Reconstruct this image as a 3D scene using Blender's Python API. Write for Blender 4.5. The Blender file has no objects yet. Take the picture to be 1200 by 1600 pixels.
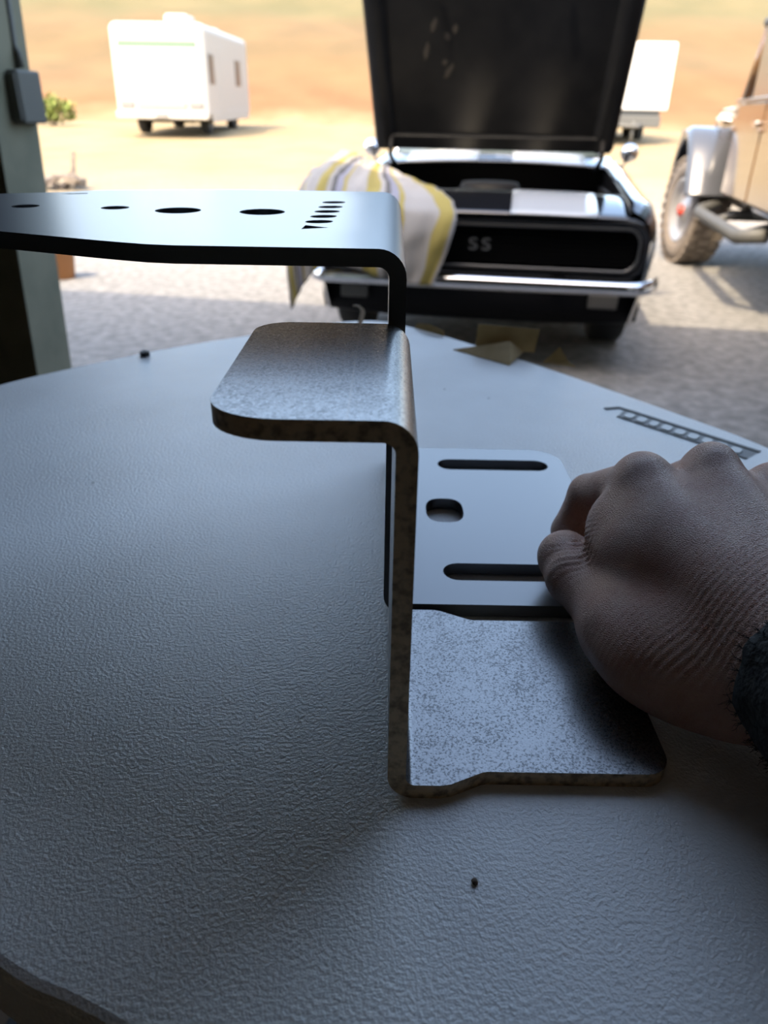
import bpy, bmesh, math, random
import numpy as np
from mathutils import Vector, Matrix, noise

scene = bpy.context.scene
COL = scene.collection
R = math.radians
random.seed(7)

# ------------------------------------------------------------------ camera
H = 1.25                      # eye height above the shop floor
T = H - 0.222                 # table top
FPX = 1155.0                  # focal length in pixels of the 1200x1600 frame
cam_d = bpy.data.cameras.new('camera')
cam = bpy.data.objects.new('camera', cam_d)
COL.objects.link(cam)
cam_d.sensor_fit = 'VERTICAL'
cam_d.sensor_height = 36.0
cam_d.sensor_width = 27.0
cam_d.lens = 36.0 * FPX / 1600.0
cam_d.clip_start = 0.005
cam_d.clip_end = 600
cam.matrix_world = Matrix.Translation((0, 0, H)) @ Matrix.Rotation(R(90 - 28), 4, 'X') @ Matrix.Rotation(R(1.0), 4, 'Z')
cam_d.dof.use_dof = True
cam_d.dof.focus_distance = 0.30
cam_d.dof.aperture_fstop = 11.5
scene.camera = cam

# ------------------------------------------------------------------ world, sun, exposure
SUN_DIR = Vector((0.38, 0.60, -0.86)).normalized()      # direction the light travels
w = bpy.data.worlds.new('world')
scene.world = w
w.use_nodes = True
nt = w.node_tree
bg = nt.nodes['Background']
sky = nt.nodes.new('ShaderNodeTexSky')
sky.sky_type = 'NISHITA'
sky.sun_disc = False
sky.sun_elevation = math.asin(-SUN_DIR.z)
sky.sun_rotation = math.atan2(-SUN_DIR.x, -SUN_DIR.y)
sky.air_density = 1.0
sky.dust_density = 3.0
sky.ozone_density = 1.0
tint = nt.nodes.new('ShaderNodeMixRGB')          # thin haze: takes some of the blue out of the whole sky
tint.blend_type = 'MULTIPLY'
tint.inputs[0].default_value = 1.0
tint.inputs[2].default_value = (1.0, 0.93, 0.83, 1)
nt.links.new(sky.outputs[0], tint.inputs[1])
nt.links.new(tint.outputs[0], bg.inputs[0])
bg.inputs[1].default_value = 0.82
sun_d = bpy.data.lights.new('sun_offscreen', 'SUN')
sun_d.energy = 5.4
sun_d.angle = R(0.6)
sun_d.color = (1.0, 0.83, 0.58)
sun = bpy.data.objects.new('sun_offscreen', sun_d)
COL.objects.link(sun)
sun.rotation_euler = SUN_DIR.to_track_quat('-Z', 'Y').to_euler()
sun.location = (-8, -5, 8)

vs = scene.view_settings
vs.view_transform = 'Standard'
vs.look = 'None'
vs.gamma = 1.0
vs.use_curve_mapping = False
vs.exposure = 0.52

# ------------------------------------------------------------------ materials
MATS = {}
def mat(name, color, rough=0.5, metal=0.0, color2=None, nscale=20.0, ndetail=4.0, nmin=0.35, nmax=0.65,
        bump=0.0, bscale=200.0, bdist=0.001, coat=0.0, spec=None, trans=0.0, sss=0.0, coord='Object',
        emission=None, estr=0.0, alpha=None):
    if name in MATS:
        return MATS[name]
    m = bpy.data.materials.new(name)
    m.use_nodes = True
    n = m.node_tree.nodes
    l = m.node_tree.links
    b = n['Principled BSDF']
    b.inputs['Base Color'].default_value = (*color, 1)
    b.inputs['Roughness'].default_value = rough
    b.inputs['Metallic'].default_value = metal
    b.inputs['Coat Weight'].default_value = coat
    b.inputs['Coat Roughness'].default_value = 0.05
    if spec is not None:
        b.inputs['Specular IOR Level'].default_value = spec
    b.inputs['Transmission Weight'].default_value = trans
    if sss:
        b.inputs['Subsurface Weight'].default_value = sss
        b.inputs['Subsurface Radius'].default_value = (0.0030, 0.0012, 0.0006)
        b.inputs['Subsurface Scale'].default_value = 1.0
    if color2 or bump:
        tc = n.new('ShaderNodeTexCoord')
    if color2:
        t = n.new('ShaderNodeTexNoise')
        t.inputs['Scale'].default_value = nscale
        t.inputs['Detail'].default_value = ndetail
        l.new(tc.outputs[coord], t.inputs['Vector'])
        r = n.new('ShaderNodeValToRGB')
        r.color_ramp.elements[0].position = nmin
        r.color_ramp.elements[1].position = nmax
        r.color_ramp.elements[0].color = (*color, 1)
        r.color_ramp.elements[1].color = (*color2, 1)
        l.new(t.outputs['Fac'], r.inputs[0])
        l.new(r.outputs[0], b.inputs['Base Color'])
    if bump:
        t2 = n.new('ShaderNodeTexNoise')
        t2.inputs['Scale'].default_value = bscale
        t2.inputs['Detail'].default_value = 2.0
        l.new(tc.outputs[coord], t2.inputs['Vector'])
        bp = n.new('ShaderNodeBump')
        bp.inputs['Strength'].default_value = bump
        bp.inputs['Distance'].default_value = bdist
        l.new(t2.outputs['Fac'], bp.inputs['Height'])
        l.new(bp.outputs[0], b.inputs['Normal'])
    MATS[name] = m
    return m

def nodes_of(m):
    return m.node_tree.nodes, m.node_tree.links, m.node_tree.nodes['Principled BSDF']

M_table = mat('white_plastic', (0.66, 0.645, 0.62), 0.36, bump=0.65, bscale=520, bdist=0.0009)
def table_extra():
    n, l, b = nodes_of(M_table)
    tc = n.new('ShaderNodeTexCoord')
    mp = n.new('ShaderNodeMapping'); mp.inputs['Scale'].default_value = (1, 1, 1)
    l.new(tc.outputs['Object'], mp.inputs[0])
    t = n.new('ShaderNodeTexNoise'); t.inputs['Scale'].default_value = 640; t.inputs['Detail'].default_value = 2.5
    t.inputs['Roughness'].default_value = 0.55
    l.new(mp.outputs[0], t.inputs['Vector'])
    bp = [x for x in n if x.type == 'BUMP'][0]
    l.new(t.outputs['Fac'], bp.inputs['Height'])
    t3 = n.new('ShaderNodeTexNoise'); t3.inputs['Scale'].default_value = 9; t3.inputs['Detail'].default_value = 5
    l.new(tc.outputs['Object'], t3.inputs['Vector'])
    r = n.new('ShaderNodeValToRGB')
    r.color_ramp.elements[0].position = 0.3; r.color_ramp.elements[1].position = 0.7
    r.color_ramp.elements[0].color = (0.70, 0.68, 0.65, 1); r.color_ramp.elements[1].color = (0.80, 0.79, 0.765, 1)
    l.new(t3.outputs['Fac'], r.inputs[0])
    # a few dark specks
    v = n.new('ShaderNodeTexVoronoi'); v.inputs['Scale'].default_value = 16
    l.new(tc.outputs['Object'], v.inputs['Vector'])
    mth = n.new('ShaderNodeMath'); mth.operation = 'LESS_THAN'; mth.inputs[1].default_value = 0.018
    l.new(v.outputs['Distance'], mth.inputs[0])
    mx = n.new('ShaderNodeMixRGB'); mx.inputs[2].default_value = (0.12, 0.10, 0.08, 1)
    l.new(mth.outputs[0], mx.inputs[0]); l.new(r.outputs[0], mx.inputs[1]); l.new(mx.outputs[0], b.inputs['Base Color'])
table_extra()

M_galv = mat('mill_steel', (0.42, 0.43, 0.45), 0.36, 0.9)
def galv_extra():
    n, l, b = nodes_of(M_galv)
    tc = n.new('ShaderNodeTexCoord')
    t = n.new('ShaderNodeTexNoise'); t.inputs['Scale'].default_value = 1150; t.inputs['Detail'].default_value = 3
    t.inputs['Roughness'].default_value = 0.6
    l.new(tc.outputs['Object'], t.inputs['Vector'])
    t2 = n.new('ShaderNodeTexNoise'); t2.inputs['Scale'].default_value = 60; t2.inputs['Detail'].default_value = 4
    l.new(tc.outputs['Object'], t2.inputs['Vector'])
    ad = n.new('ShaderNodeMath'); ad.operation = 'MULTIPLY_ADD'; ad.inputs[1].default_value = 0.22; 
    l.new(t2.outputs['Fac'], ad.inputs[0]); l.new(t.outputs['Fac'], ad.inputs[2])
    r = n.new('ShaderNodeValToRGB')
    e = r.color_ramp.elements
    e[0].position = 0.50; e[0].color = (0.10, 0.10, 0.10, 1)
    e[1].position = 0.60; e[1].color = (0.235, 0.235, 0.235, 1)
    l.new(ad.outputs[0], r.inputs[0])
    # sheared scribe line along the flange
    sx = n.new('ShaderNodeSeparateXYZ'); l.new(tc.outputs['Object'], sx.inputs[0])
    a1 = n.new('ShaderNodeMath'); a1.operation = 'ADD'; a1.inputs[1].default_value = 0.0108
    l.new(sx.outputs[0], a1.inputs[0])
    a2 = n.new('ShaderNodeMath'); a2.operation = 'ABSOLUTE'; l.new(a1.outputs[0], a2.inputs[0])
    a3 = n.new('ShaderNodeMath'); a3.operation = 'LESS_THAN'; a3.inputs[1].default_value = 0.00035
    l.new(a2.outputs[0], a3.inputs[0])
    mx = n.new('ShaderNodeMixRGB'); mx.inputs[2].default_value = (0.24, 0.23, 0.22, 1)
    l.new(a3.outputs[0], mx.inputs[0]); l.new(r.outputs[0], mx.inputs[1]); l.new(mx.outputs[0], b.inputs['Base Color'])
    rr = n.new('ShaderNodeMapRange'); rr.inputs[1].default_value = 0.5; rr.inputs[2].default_value = 0.9
    rr.inputs[3].default_value = 0.34; rr.inputs[4].default_value = 0.22
    l.new(ad.outputs[0], rr.inputs[0]); l.new(rr.outputs[0], b.inputs['Roughness'])
    bp = n.new('ShaderNodeBump'); bp.inputs['Strength'].default_value = 0.25; bp.inputs['Distance'].default_value = 0.0002
    l.new(t.outputs['Fac'], bp.inputs['Height']); l.new(bp.outputs[0], b.inputs['Normal'])
galv_extra()
M_edge = mat('cut_steel_edge', (0.62, 0.48, 0.30), 0.55, 0.15, color2=(0.27, 0.205, 0.135), nscale=330, nmin=0.42, nmax=0.68, bump=0.3, bscale=500, bdist=0.0003)
M_black = mat('black_powder_coat', (0.042, 0.045, 0.054), 0.30, 0.0, bump=0.16, bscale=1100, bdist=0.00015, coat=0.6, spec=1.0)
M_black.node_tree.nodes['Principled BSDF'].inputs['Coat Roughness'].default_value = 0.3
M_skin = mat('skin', (0.40, 0.235, 0.17), 0.42, sss=0.10)
def skin_extra():
    n, l, b = nodes_of(M_skin)
    tc = n.new('ShaderNodeTexCoord')
    t = n.new('ShaderNodeTexNoise'); t.inputs['Scale'].default_value = 70; t.inputs['Detail'].default_value = 4
    l.new(tc.outputs['Object'], t.inputs['Vector'])
    r = n.new('ShaderNodeValToRGB')
    r.color_ramp.elements[0].position = 0.3; r.color_ramp.elements[0].color = (0.50, 0.265, 0.19, 1)
    r.color_ramp.elements[1].position = 0.7; r.color_ramp.elements[1].color = (0.62, 0.385, 0.29, 1)
    l.new(t.outputs['Fac'], r.inputs[0]); l.new(r.outputs[0], b.inputs['Base Color'])
    # criss-cross fine creases: stretched voronoi cells
    hs = []
    for rz, sc, st in ((0.5, 1500, 0.45), (-0.75, 1350, 0.5)):
        mp = n.new('ShaderNodeMapping'); mp.inputs['Rotation'].default_value = (0.3, 0.2, rz)
        mp.inputs['Scale'].default_value = (st, 1, 0.8)
        l.new(tc.outputs['Object'], mp.inputs[0])
        v = n.new('ShaderNodeTexVoronoi'); v.feature = 'DISTANCE_TO_EDGE'; v.inputs['Scale'].default_value = sc
        l.new(mp.outputs[0], v.inputs['Vector'])
        mr = n.new('ShaderNodeMapRange'); mr.inputs[1].default_value = 0.0; mr.inputs[2].default_value = 0.25
        l.new(v.outputs['Distance'], mr.inputs[0])
        hs.append(mr.outputs[0])
    mn = n.new('ShaderNodeMath'); mn.operation = 'ADD'
    l.new(hs[0], mn.inputs[0]); l.new(hs[1], mn.inputs[1])
    bp = n.new('ShaderNodeBump'); bp.inputs['Strength'].default_value = 0.75; bp.inputs['Distance'].default_value = 0.00045
    l.new(mn.outputs[0], bp.inputs['Height']); l.new(bp.outputs[0], b.inputs['Normal'])
skin_extra()
M_hair = mat('body_hair', (0.55, 0.42, 0.30), 0.4)
M_sleeve = mat('dark_fleece', (0.022, 0.023, 0.022), 0.95, color2=(0.045, 0.045, 0.042), nscale=300, bump=0.8, bscale=380, bdist=0.002)
M_fibre = mat('fleece_fibre', (0.018, 0.018, 0.018), 0.9)
M_card = mat('brown_paper', (0.42, 0.28, 0.10), 0.75, color2=(0.50, 0.34, 0.14), nscale=60, bump=0.2, bscale=120)
M_shaving = mat('wood_shaving', (0.62, 0.47, 0.33), 0.7)
M_darkmetal = mat('dark_metal', (0.03, 0.03, 0.03), 0.5, 0.6)
M_floor = mat('shop_floor', (0.11, 0.062, 0.026), 0.85, color2=(0.055, 0.034, 0.018), nscale=7, bump=0.4, bscale=40, bdist=0.01)
M_wall = mat('shop_wall', (0.40, 0.34, 0.26), 0.85, color2=(0.33, 0.28, 0.21), nscale=3)
M_greenpost = mat('green_grey_paint', (0.27, 0.26, 0.18), 0.7, color2=(0.21, 0.21, 0.145), nscale=9)
M_darktrim = mat('dark_trim', (0.075, 0.075, 0.07), 0.6)
M_redwood = mat('red_brown_board', (0.15, 0.055, 0.040), 0.7, color2=(0.10, 0.04, 0.03), nscale=14)
M_ceil = mat('shop_ceiling', (0.70, 0.66, 0.58), 0.9)
M_paint = mat('black_gloss_paint', (0.008, 0.009, 0.012), 0.12, coat=1.0)
M_underhood = mat('hood_inner_black', (0.0035, 0.004, 0.0055), 0.42, color2=(0.006, 0.0065, 0.008), nscale=8, spec=0.2)
M_stripe = mat('white_stripe_paint', (0.46, 0.48, 0.50), 0.25, coat=0.8)
M_chrome = mat('chrome', (0.78, 0.79, 0.82), 0.10, 1.0)
M_dull = mat('brushed_metal', (0.42, 0.42, 0.42), 0.35, 0.9)
M_grille = mat('grille_black', (0.006, 0.006, 0.007), 0.6, spec=0.12)
M_rubber = mat('tyre_rubber', (0.018, 0.018, 0.018), 0.85)
M_lamp = mat('lamp_lens', (0.10, 0.095, 0.085), 0.3)
M_engine = mat('engine_grey', (0.06, 0.06, 0.06), 0.45, 0.5, color2=(0.14, 0.14, 0.14), nscale=12)
M_glass = mat('tinted_glass', (0.10, 0.13, 0.13), 0.05, coat=1.0)
M_rv = mat('rv_white', (0.40, 0.37, 0.33), 0.45)
M_rvtrim = mat('rv_grey_trim', (0.16, 0.155, 0.15), 0.5)
M_rvglass = mat('rv_windscreen', (0.42, 0.45, 0.42), 0.18, coat=1.0)
M_rvwin = mat('rv_side_window', (0.07, 0.075, 0.075), 0.3)
M_bronze = mat('bronze_paint', (0.13, 0.065, 0.022), 0.25, 0.0, coat=1.0)
M_flare = mat('grey_flare_plastic', (0.055, 0.058, 0.066), 0.25, coat=0.6)
M_mudtyre = mat('dusty_tyre', (0.20, 0.165, 0.13), 0.9, color2=(0.13, 0.105, 0.085), nscale=25)
M_wheel = mat('grey_wheel', (0.36, 0.35, 0.35), 0.4, 0.5)
M_red = mat('red_cap', (0.55, 0.06, 0.04), 0.4)
M_leaf = mat('shrub_green', (0.16, 0.20, 0.04), 0.8)
M_scrap = mat('weathered_scrap', (0.20, 0.17, 0.14), 0.8, color2=(0.12, 0.10, 0.09), nscale=10)
M_orange = mat('weathered_orange', (0.40, 0.19, 0.08), 0.8)

def ground_mat():
    m = mat('gravel', (0.4, 0.4, 0.4), 0.95)
    n, l, b = nodes_of(m)
    tc = n.new('ShaderNodeTexCoord')
    sx = n.new('ShaderNodeSeparateXYZ'); l.new(tc.outputs['Object'], sx.inputs[0])
    def noi(s, d=4):
        t = n.new('ShaderNodeTexNoise'); t.inputs['Scale'].default_value = s; t.inputs['Detail'].default_value = d
        l.new(tc.outputs['Object'], t.inputs['Vector']); return t
    def ramp(src, p0, c0, p1, c1):
        r = n.new('ShaderNodeValToRGB'); e = r.color_ramp.elements
        e[0].position = p0; e[0].color = (*c0, 1); e[1].position = p1; e[1].color = (*c1, 1)
        l.new(src, r.inputs[0]); return r.outputs[0]
    def mix(f, a, c):
        x = n.new('ShaderNodeMixRGB'); l.new(f, x.inputs[0]); l.new(a, x.inputs[1]); l.new(c, x.inputs[2]); return x.outputs[0]
    # grey crushed stone near the shop
    g = ramp(noi(14, 6).outputs['Fac'], 0.32, (0.125, 0.12, 0.112), 0.68, (0.245, 0.235, 0.22))
    tan = ramp(noi(1.1, 5).outputs['Fac'], 0.3, (0.195, 0.145, 0.072), 0.7, (0.25, 0.19, 0.10))
    mr = n.new('ShaderNodeMapRange'); mr.inputs[1].default_value = 9.0; mr.inputs[2].default_value = 15.0
    l.new(sx.outputs[1], mr.inputs[0])
    col = mix(mr.outputs[0], g, tan)
    # orange clay bank, then dry tan and olive grass further up
    clay = ramp(noi(0.5, 6).outputs['Fac'], 0.35, (0.138, 0.060, 0.020), 0.65, (0.155, 0.080, 0.030))
    grass = ramp(noi(0.35, 6).outputs['Fac'], 0.35, (0.098, 0.065, 0.025), 0.65, (0.132, 0.082, 0.033))
    olive = ramp(noi(0.3, 6).outputs['Fac'], 0.35, (0.083, 0.072, 0.027), 0.65, (0.110, 0.088, 0.036))
    ny = noi(0.25, 5)
    ad = n.new('ShaderNodeMath'); ad.operation = 'MULTIPLY_ADD'; ad.inputs[1].default_value = 5.0
    l.new(ny.outputs['Fac'], ad.inputs[0]); l.new(sx.outputs[1], ad.inputs[2])
    for lo, hi, c in ((29.5, 31.5, clay), (32.5, 37, grass), (41.5, 45, olive)):
        mr = n.new('ShaderNodeMapRange'); mr.inputs[1].default_value = lo + 2.5; mr.inputs[2].default_value = hi + 2.5
        l.new(ad.outputs[0], mr.inputs[0])
        col = mix(mr.outputs[0], col, c)
    l.new(col, b.inputs['Base Color'])
    bp = n.new('ShaderNodeBump'); bp.inputs['Strength'].default_value = 0.6; bp.inputs['Distance'].default_value = 0.02
    l.new(noi(40, 3).outputs['Fac'], bp.inputs['Height']); l.new(bp.outputs[0], b.inputs['Normal'])
    return m
M_ground = ground_mat()

# ------------------------------------------------------------------ mesh helpers
def tag(o, label=None, cat=None, group=None, kind=None):
    if label: o['label'] = label
    if cat: o['category'] = cat
    if group: o['group'] = group
    if kind: o['kind'] = kind
    return o

def mk(name, verts, faces, mats, parent=None, smooth=False, idx=None):
    me = bpy.data.meshes.new(name)
    me.from_pydata([tuple(v) for v in verts], [], [tuple(f) for f in faces])
    for m in (mats if isinstance(mats, (list, tuple)) else [mats]):
        me.materials.append(m)
    if idx is not None:
        me.polygons.foreach_set('material_index', idx)
    if smooth:
        me.polygons.foreach_set('use_smooth', [True] * len(me.polygons))
    me.update()
    o = bpy.data.objects.new(name, me)
    COL.objects.link(o)
    if parent: o.parent = parent
    return o

def empty(name, loc=(0, 0, 0), rz=0.0):
    o = bpy.data.objects.new(name, None)
    o.empty_display_size = 0.1
    COL.objects.link(o)
    o.location = loc
    o.rotation_euler = (0, 0, rz)
    return o

def bm_obj(name, bm, m, parent=None, smooth=False, normals=True):
    if normals: bmesh.ops.recalc_face_normals(bm, faces=bm.faces)
    me = bpy.data.meshes.new(name)
    bm.to_mesh(me); bm.free()
    for x in (m if isinstance(m, (list, tuple)) else [m]): me.materials.append(x)
    if smooth: me.polygons.foreach_set('use_smooth', [True] * len(me.polygons))
    o = bpy.data.objects.new(name, me); COL.objects.link(o)
    if parent: o.parent = parent
    return o

def add_box(bm, lo, hi, bevel=0.0, seg=2, mtx=None):
    g = bmesh.ops.create_cube(bm, size=1.0)
    vs_ = g['verts']
    for v in vs_:
        v.co = Vector([lo[i] + (v.co[i] + 0.5) * (hi[i] - lo[i]) for i in range(3)])
    if bevel:
        es = list({e for v in vs_ for e in v.link_edges})
        r = bmesh.ops.bevel(bm, geom=es, offset=bevel, segments=seg, profile=0.5, affect='EDGES')
        vs_ = list({v for f in r['faces'] for v in f.verts} | {v for v in vs_ if v.is_valid})
    if mtx is not None:
        bmesh.ops.transform(bm, matrix=mtx, verts=vs_)
    return vs_

def box(name, lo, hi, m, parent=None, bevel=0.0, seg=2, mtx=None, smooth=False):
    bm = bmesh.new(); add_box(bm, lo, hi, bevel, seg, mtx)
    return bm_obj(name, bm, m, parent, smooth)

def tube(name, pts, rad, m, parent=None, n=10, smooth=True, cap=True):
    pts = [Vector(p) for p in pts]
    rads = rad if isinstance(rad, (list, tuple)) else [rad] * len(pts)
    verts, faces = [], []
    ref = None
    for i, p in enumerate(pts):
        a = pts[max(i - 1, 0)]; c = pts[min(i + 1, len(pts) - 1)]
        t = (c - a).normalized()
        if ref is None:
            ref = t.orthogonal().normalized()
        ref = (ref - t * ref.dot(t)).normalized()
        b = t.cross(ref)
        for k in range(n):
            an = 2 * math.pi * k / n
            verts.append(p + (ref * math.cos(an) + b * math.sin(an)) * rads[i])
    for i in range(len(pts) - 1):
        for k in range(n):
            faces.append((i * n + k, i * n + (k + 1) % n, (i + 1) * n + (k + 1) % n, (i + 1) * n + k))
    if cap:
        faces.append(tuple(range(n))[::-1]); faces.append(tuple(range((len(pts) - 1) * n, len(pts) * n)))
    return mk(name, verts, faces, m, parent, smooth)

def lathe(name, prof, m, parent=None, n=32, axis='X', smooth=True, loc=(0, 0, 0), closed=True):
    """prof: list of (r, a): radius, position along the axis"""
    verts, faces = [], []
    for r, a in prof:
        for k in range(n):
            an = 2 * math.pi * k / n
            c, s = r * math.cos(an), r * math.sin(an)
            p = (a, c, s) if axis == 'X' else ((c, a, s) if axis == 'Y' else (c, s, a))
            verts.append((p[0] + loc[0], p[1] + loc[1], p[2] + loc[2]))
    L = len(prof)
    for i in range(L if closed else L - 1):
        j = (i + 1) % L
        for k in range(n):
            faces.append((i * n + k, i * n + (k + 1) % n, j * n + (k + 1) % n, j * n + k))
    o = mk(name, verts, faces, m, parent, smooth)
    bm = bmesh.new(); bm.from_mesh(o.data)
    bmesh.ops.remove_doubles(bm, verts=bm.verts, dist=1e-6)
    bmesh.ops.recalc_face_normals(bm, faces=bm.faces); bm.to_mesh(o.data); bm.free()
    return o

def loft(name, rings, m, parent=None, closed=False, cap=False, smooth=True, thick=0.0):
    n = len(rings[0])
    verts = [v for r in rings for v in r]
    faces = []
    for i in range(len(rings) - 1):
        for k in range(n if closed else n - 1):
            k2 = (k + 1) % n
            faces.append((i * n + k, i * n + k2, (i + 1) * n + k2, (i + 1) * n + k))
    if cap:
        faces.append(tuple(range(n))[::-1]); faces.append(tuple(range((len(rings) - 1) * n, len(rings) * n)))
    o = mk(name, verts, faces, m, parent, smooth)
    if closed or cap:
        bm = bmesh.new(); bm.from_mesh(o.data)
        bmesh.ops.recalc_face_normals(bm, faces=bm.faces); bm.to_mesh(o.data); bm.free()
    if thick:
        md = o.modifiers.new('thickness', 'SOLIDIFY'); md.thickness = thick; md.offset = 0
    return o

def poly_solid(name, pts, z0, z1, m, parent=None):
    """extrude a 2D outline between two heights"""
    n = len(pts)
    verts = [(x, y, z0) for x, y in pts] + [(x, y, z1) for x, y in pts]
    faces = [tuple(range(n))[::-1], tuple(range(n, 2 * n))] + [(i, (i + 1) % n, n + (i + 1) % n, n + i) for i in range(n)]
    return mk(name, verts, faces, m, parent)

def spline(pts, per=8, closed=True):
    out = []
    n = len(pts)
    rng = range(n) if closed else range(n - 1)
    for i in rng:
        if closed:
            p0, p1, p2, p3 = (Vector(pts[(i + k) % n]) for k in (-1, 0, 1, 2))
        else:
            p0, p1, p2, p3 = (Vector(pts[min(max(i + k, 0), n - 1)]) for k in (-1, 0, 1, 2))
        for s in range(per):
            t = s / per
            out.append(0.5 * ((2 * p1) + (p2 - p0) * t + (2 * p0 - 5 * p1 + 4 * p2 - p3) * t * t + (3 * p1 - p0 - 3 * p2 + p3) * t ** 3))
    if not closed:
        out.append(Vector(pts[-1]))
    return out

# ------------------------------------------------------------------ the ground outside and the shop
def zground(x, y):
    if y < 8: z = 0.0
    elif y < 24: z = 0.056 * (y - 8) * min(1.0, (y - 8) / 6 * 0.5 + 0.5)
    elif y < 30: z = 0.896 + 0.02 * (y - 24)
    elif y < 52: z = 1.016 + 0.34 * (y - 30)
    else: z = 8.5 + 0.17 * (y - 52)
    if y > 30:
        z += 0.35 * noise.noise(Vector((x * 0.12, y * 0.2, 0))) * min(1, (y - 30) / 4)
    return z
def terrain():
    xs = np.linspace(-60, 60, 61)
    ys = np.concatenate([np.arange(-8, 8, 2.0), np.arange(8, 52, 1.0), np.arange(52, 110, 6.0)])
    V = [(x, y, zground(x, y) - 0.004) for y in ys for x in xs]
    n = len(xs)
    F = [(j * n + i, j * n + i + 1, (j + 1) * n + i + 1, (j + 1) * n + i) for j in range(len(ys) - 1) for i in range(n - 1)]
    o = mk('ground', V, F, M_ground, None, True)
    tag(o, kind='structure')
terrain()

# shop front runs along (1,-0.183): its own frame, u along the wall, v outward
SHOP = empty('shop_frame')
WA = math.atan2(-0.183, 1.0)
def shop_pt(u, v, z=0.0):
    # u along the wall from the spot straight ahead of the eye, v inward (towards the eye, negative = outside)
    c, s = math.cos(WA), math.sin(WA)
    return Vector((u * c + v * s, 2.03 + u * s - v * c, z))
def shop_box(name, u0, u1, v0, v1, z0, z1, m, parent=None, lean=0.0):
    vs_ = [shop_pt(u + lean * (z - 0.3), v, z) for z in (z0, z1) for u, v in ((u0, v0), (u0, v1), (u1, v1), (u1, v0))]
    f = [(0, 3, 2, 1), (4, 5, 6, 7), (0, 1, 5, 4), (1, 2, 6, 5), (2, 3, 7, 6), (3, 0, 4, 7)]
    o = mk(name, vs_, f, m, parent)
    bm = bmesh.new(); bm.from_mesh(o.data); bmesh.ops.recalc_face_normals(bm, faces=bm.faces); bm.to_mesh(o.data); bm.free()
    return o
bpy.data.objects.remove(SHOP)
JL, JR, HEAD, ROOF = -1.01, 1.7, 3.8, 4.5
st = dict(kind='structure')
tag(shop_box('floor', -9, 6.5, 0.0, 7, -0.10, 0.0, M_floor), **st)
tag(shop_box('ceiling', -9.2, 6.7, -0.05, 7.2, ROOF - 0.12, ROOF, M_ceil), **st)
tag(shop_box('wall_front', -9, JL - 0.32, 0.0, 0.15, 0.0, ROOF - 0.12, M_wall), **st)
tag(shop_box('wall_front_right', JR, 6.5, 0.0, 0.15, 0.0, ROOF - 0.12, M_wall), **st)
tag(shop_box('trim_2', JL - 0.32, JR, 0.0, 0.15, HEAD, ROOF - 0.12, M_wall), **st)
tag(shop_box('wall_back', -9, 6.5, 6.9, 7.05, 0.0, ROOF - 0.12, M_wall), **st)
tag(shop_box('wall_left', -9.15, -9, 0.0, 7.05, 0.0, ROOF - 0.12, M_wall), **st)
tag(shop_box('wall_right', 6.5, 6.65, 0.0, 7.05, 0.0, ROOF - 0.12, M_wall), **st)
# green-grey steel door post with a dark track beside it
tag(shop_box('trim_1', JL - 0.20, JL, -0.02, 0.15, 0.0, HEAD, M_greenpost, None, 0.05), **st)
tag(shop_box('trim_3', JL - 0.26, JL - 0.20, 0.02, 0.15, 0.0, HEAD, M_darktrim, None, 0.05), **st)
tag(shop_box('trim_4', JL - 0.32, JL - 0.26, 0.0, 0.15, 0.0, HEAD, M_greenpost, None, 0.05), **st)

# board leaning on the wall inside, red-brown
def leaning_board():
    bm = bmesh.new()
    m = Matrix.Translation(shop_pt(JL - 0.36, 0.27, 0.0)) @ Matrix.Rotation(WA, 4, 'Z') @ Matrix.Rotation(R(-3), 4, 'Y') @ Matrix.Rotation(R(-1.5), 4, 'X')
    add_box(bm, (-0.16, -0.02, 0.0), (0.06, 0.02, 1.10), 0.004, 1, m)
    o = bm_obj('board', bm, M_redwood)
    tag(o, 'red-brown wooden board leaning upright beside the green door post', 'board')
leaning_board()

# switch box on the post
def junction_box():
    c = shop_pt(JL + 0.046, 0.03, 1.30)
    root = empty('junction_box', c, WA); M_box = mat('box_grey', (0.15, 0.15, 0.13), 0.6)
    tag(root, 'dark grey electrical box fixed to the side of the green door post', 'electrical box')
    box('housing', (-0.012, -0.05, -0.075), (0.034, 0.05, 0.045), M_box, root, 0.006)
    box('lid', (-0.006, -0.058, -0.068), (0.030, -0.05, 0.038), M_box, root, 0.003)
    tube('conduit', [(0.015, 0, 0.05), (0.015, 0, 0.08), (0.006, 0, 0.10), (0.02, 0, 0.4)], 0.010, M_box, root)
junction_box()

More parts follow.
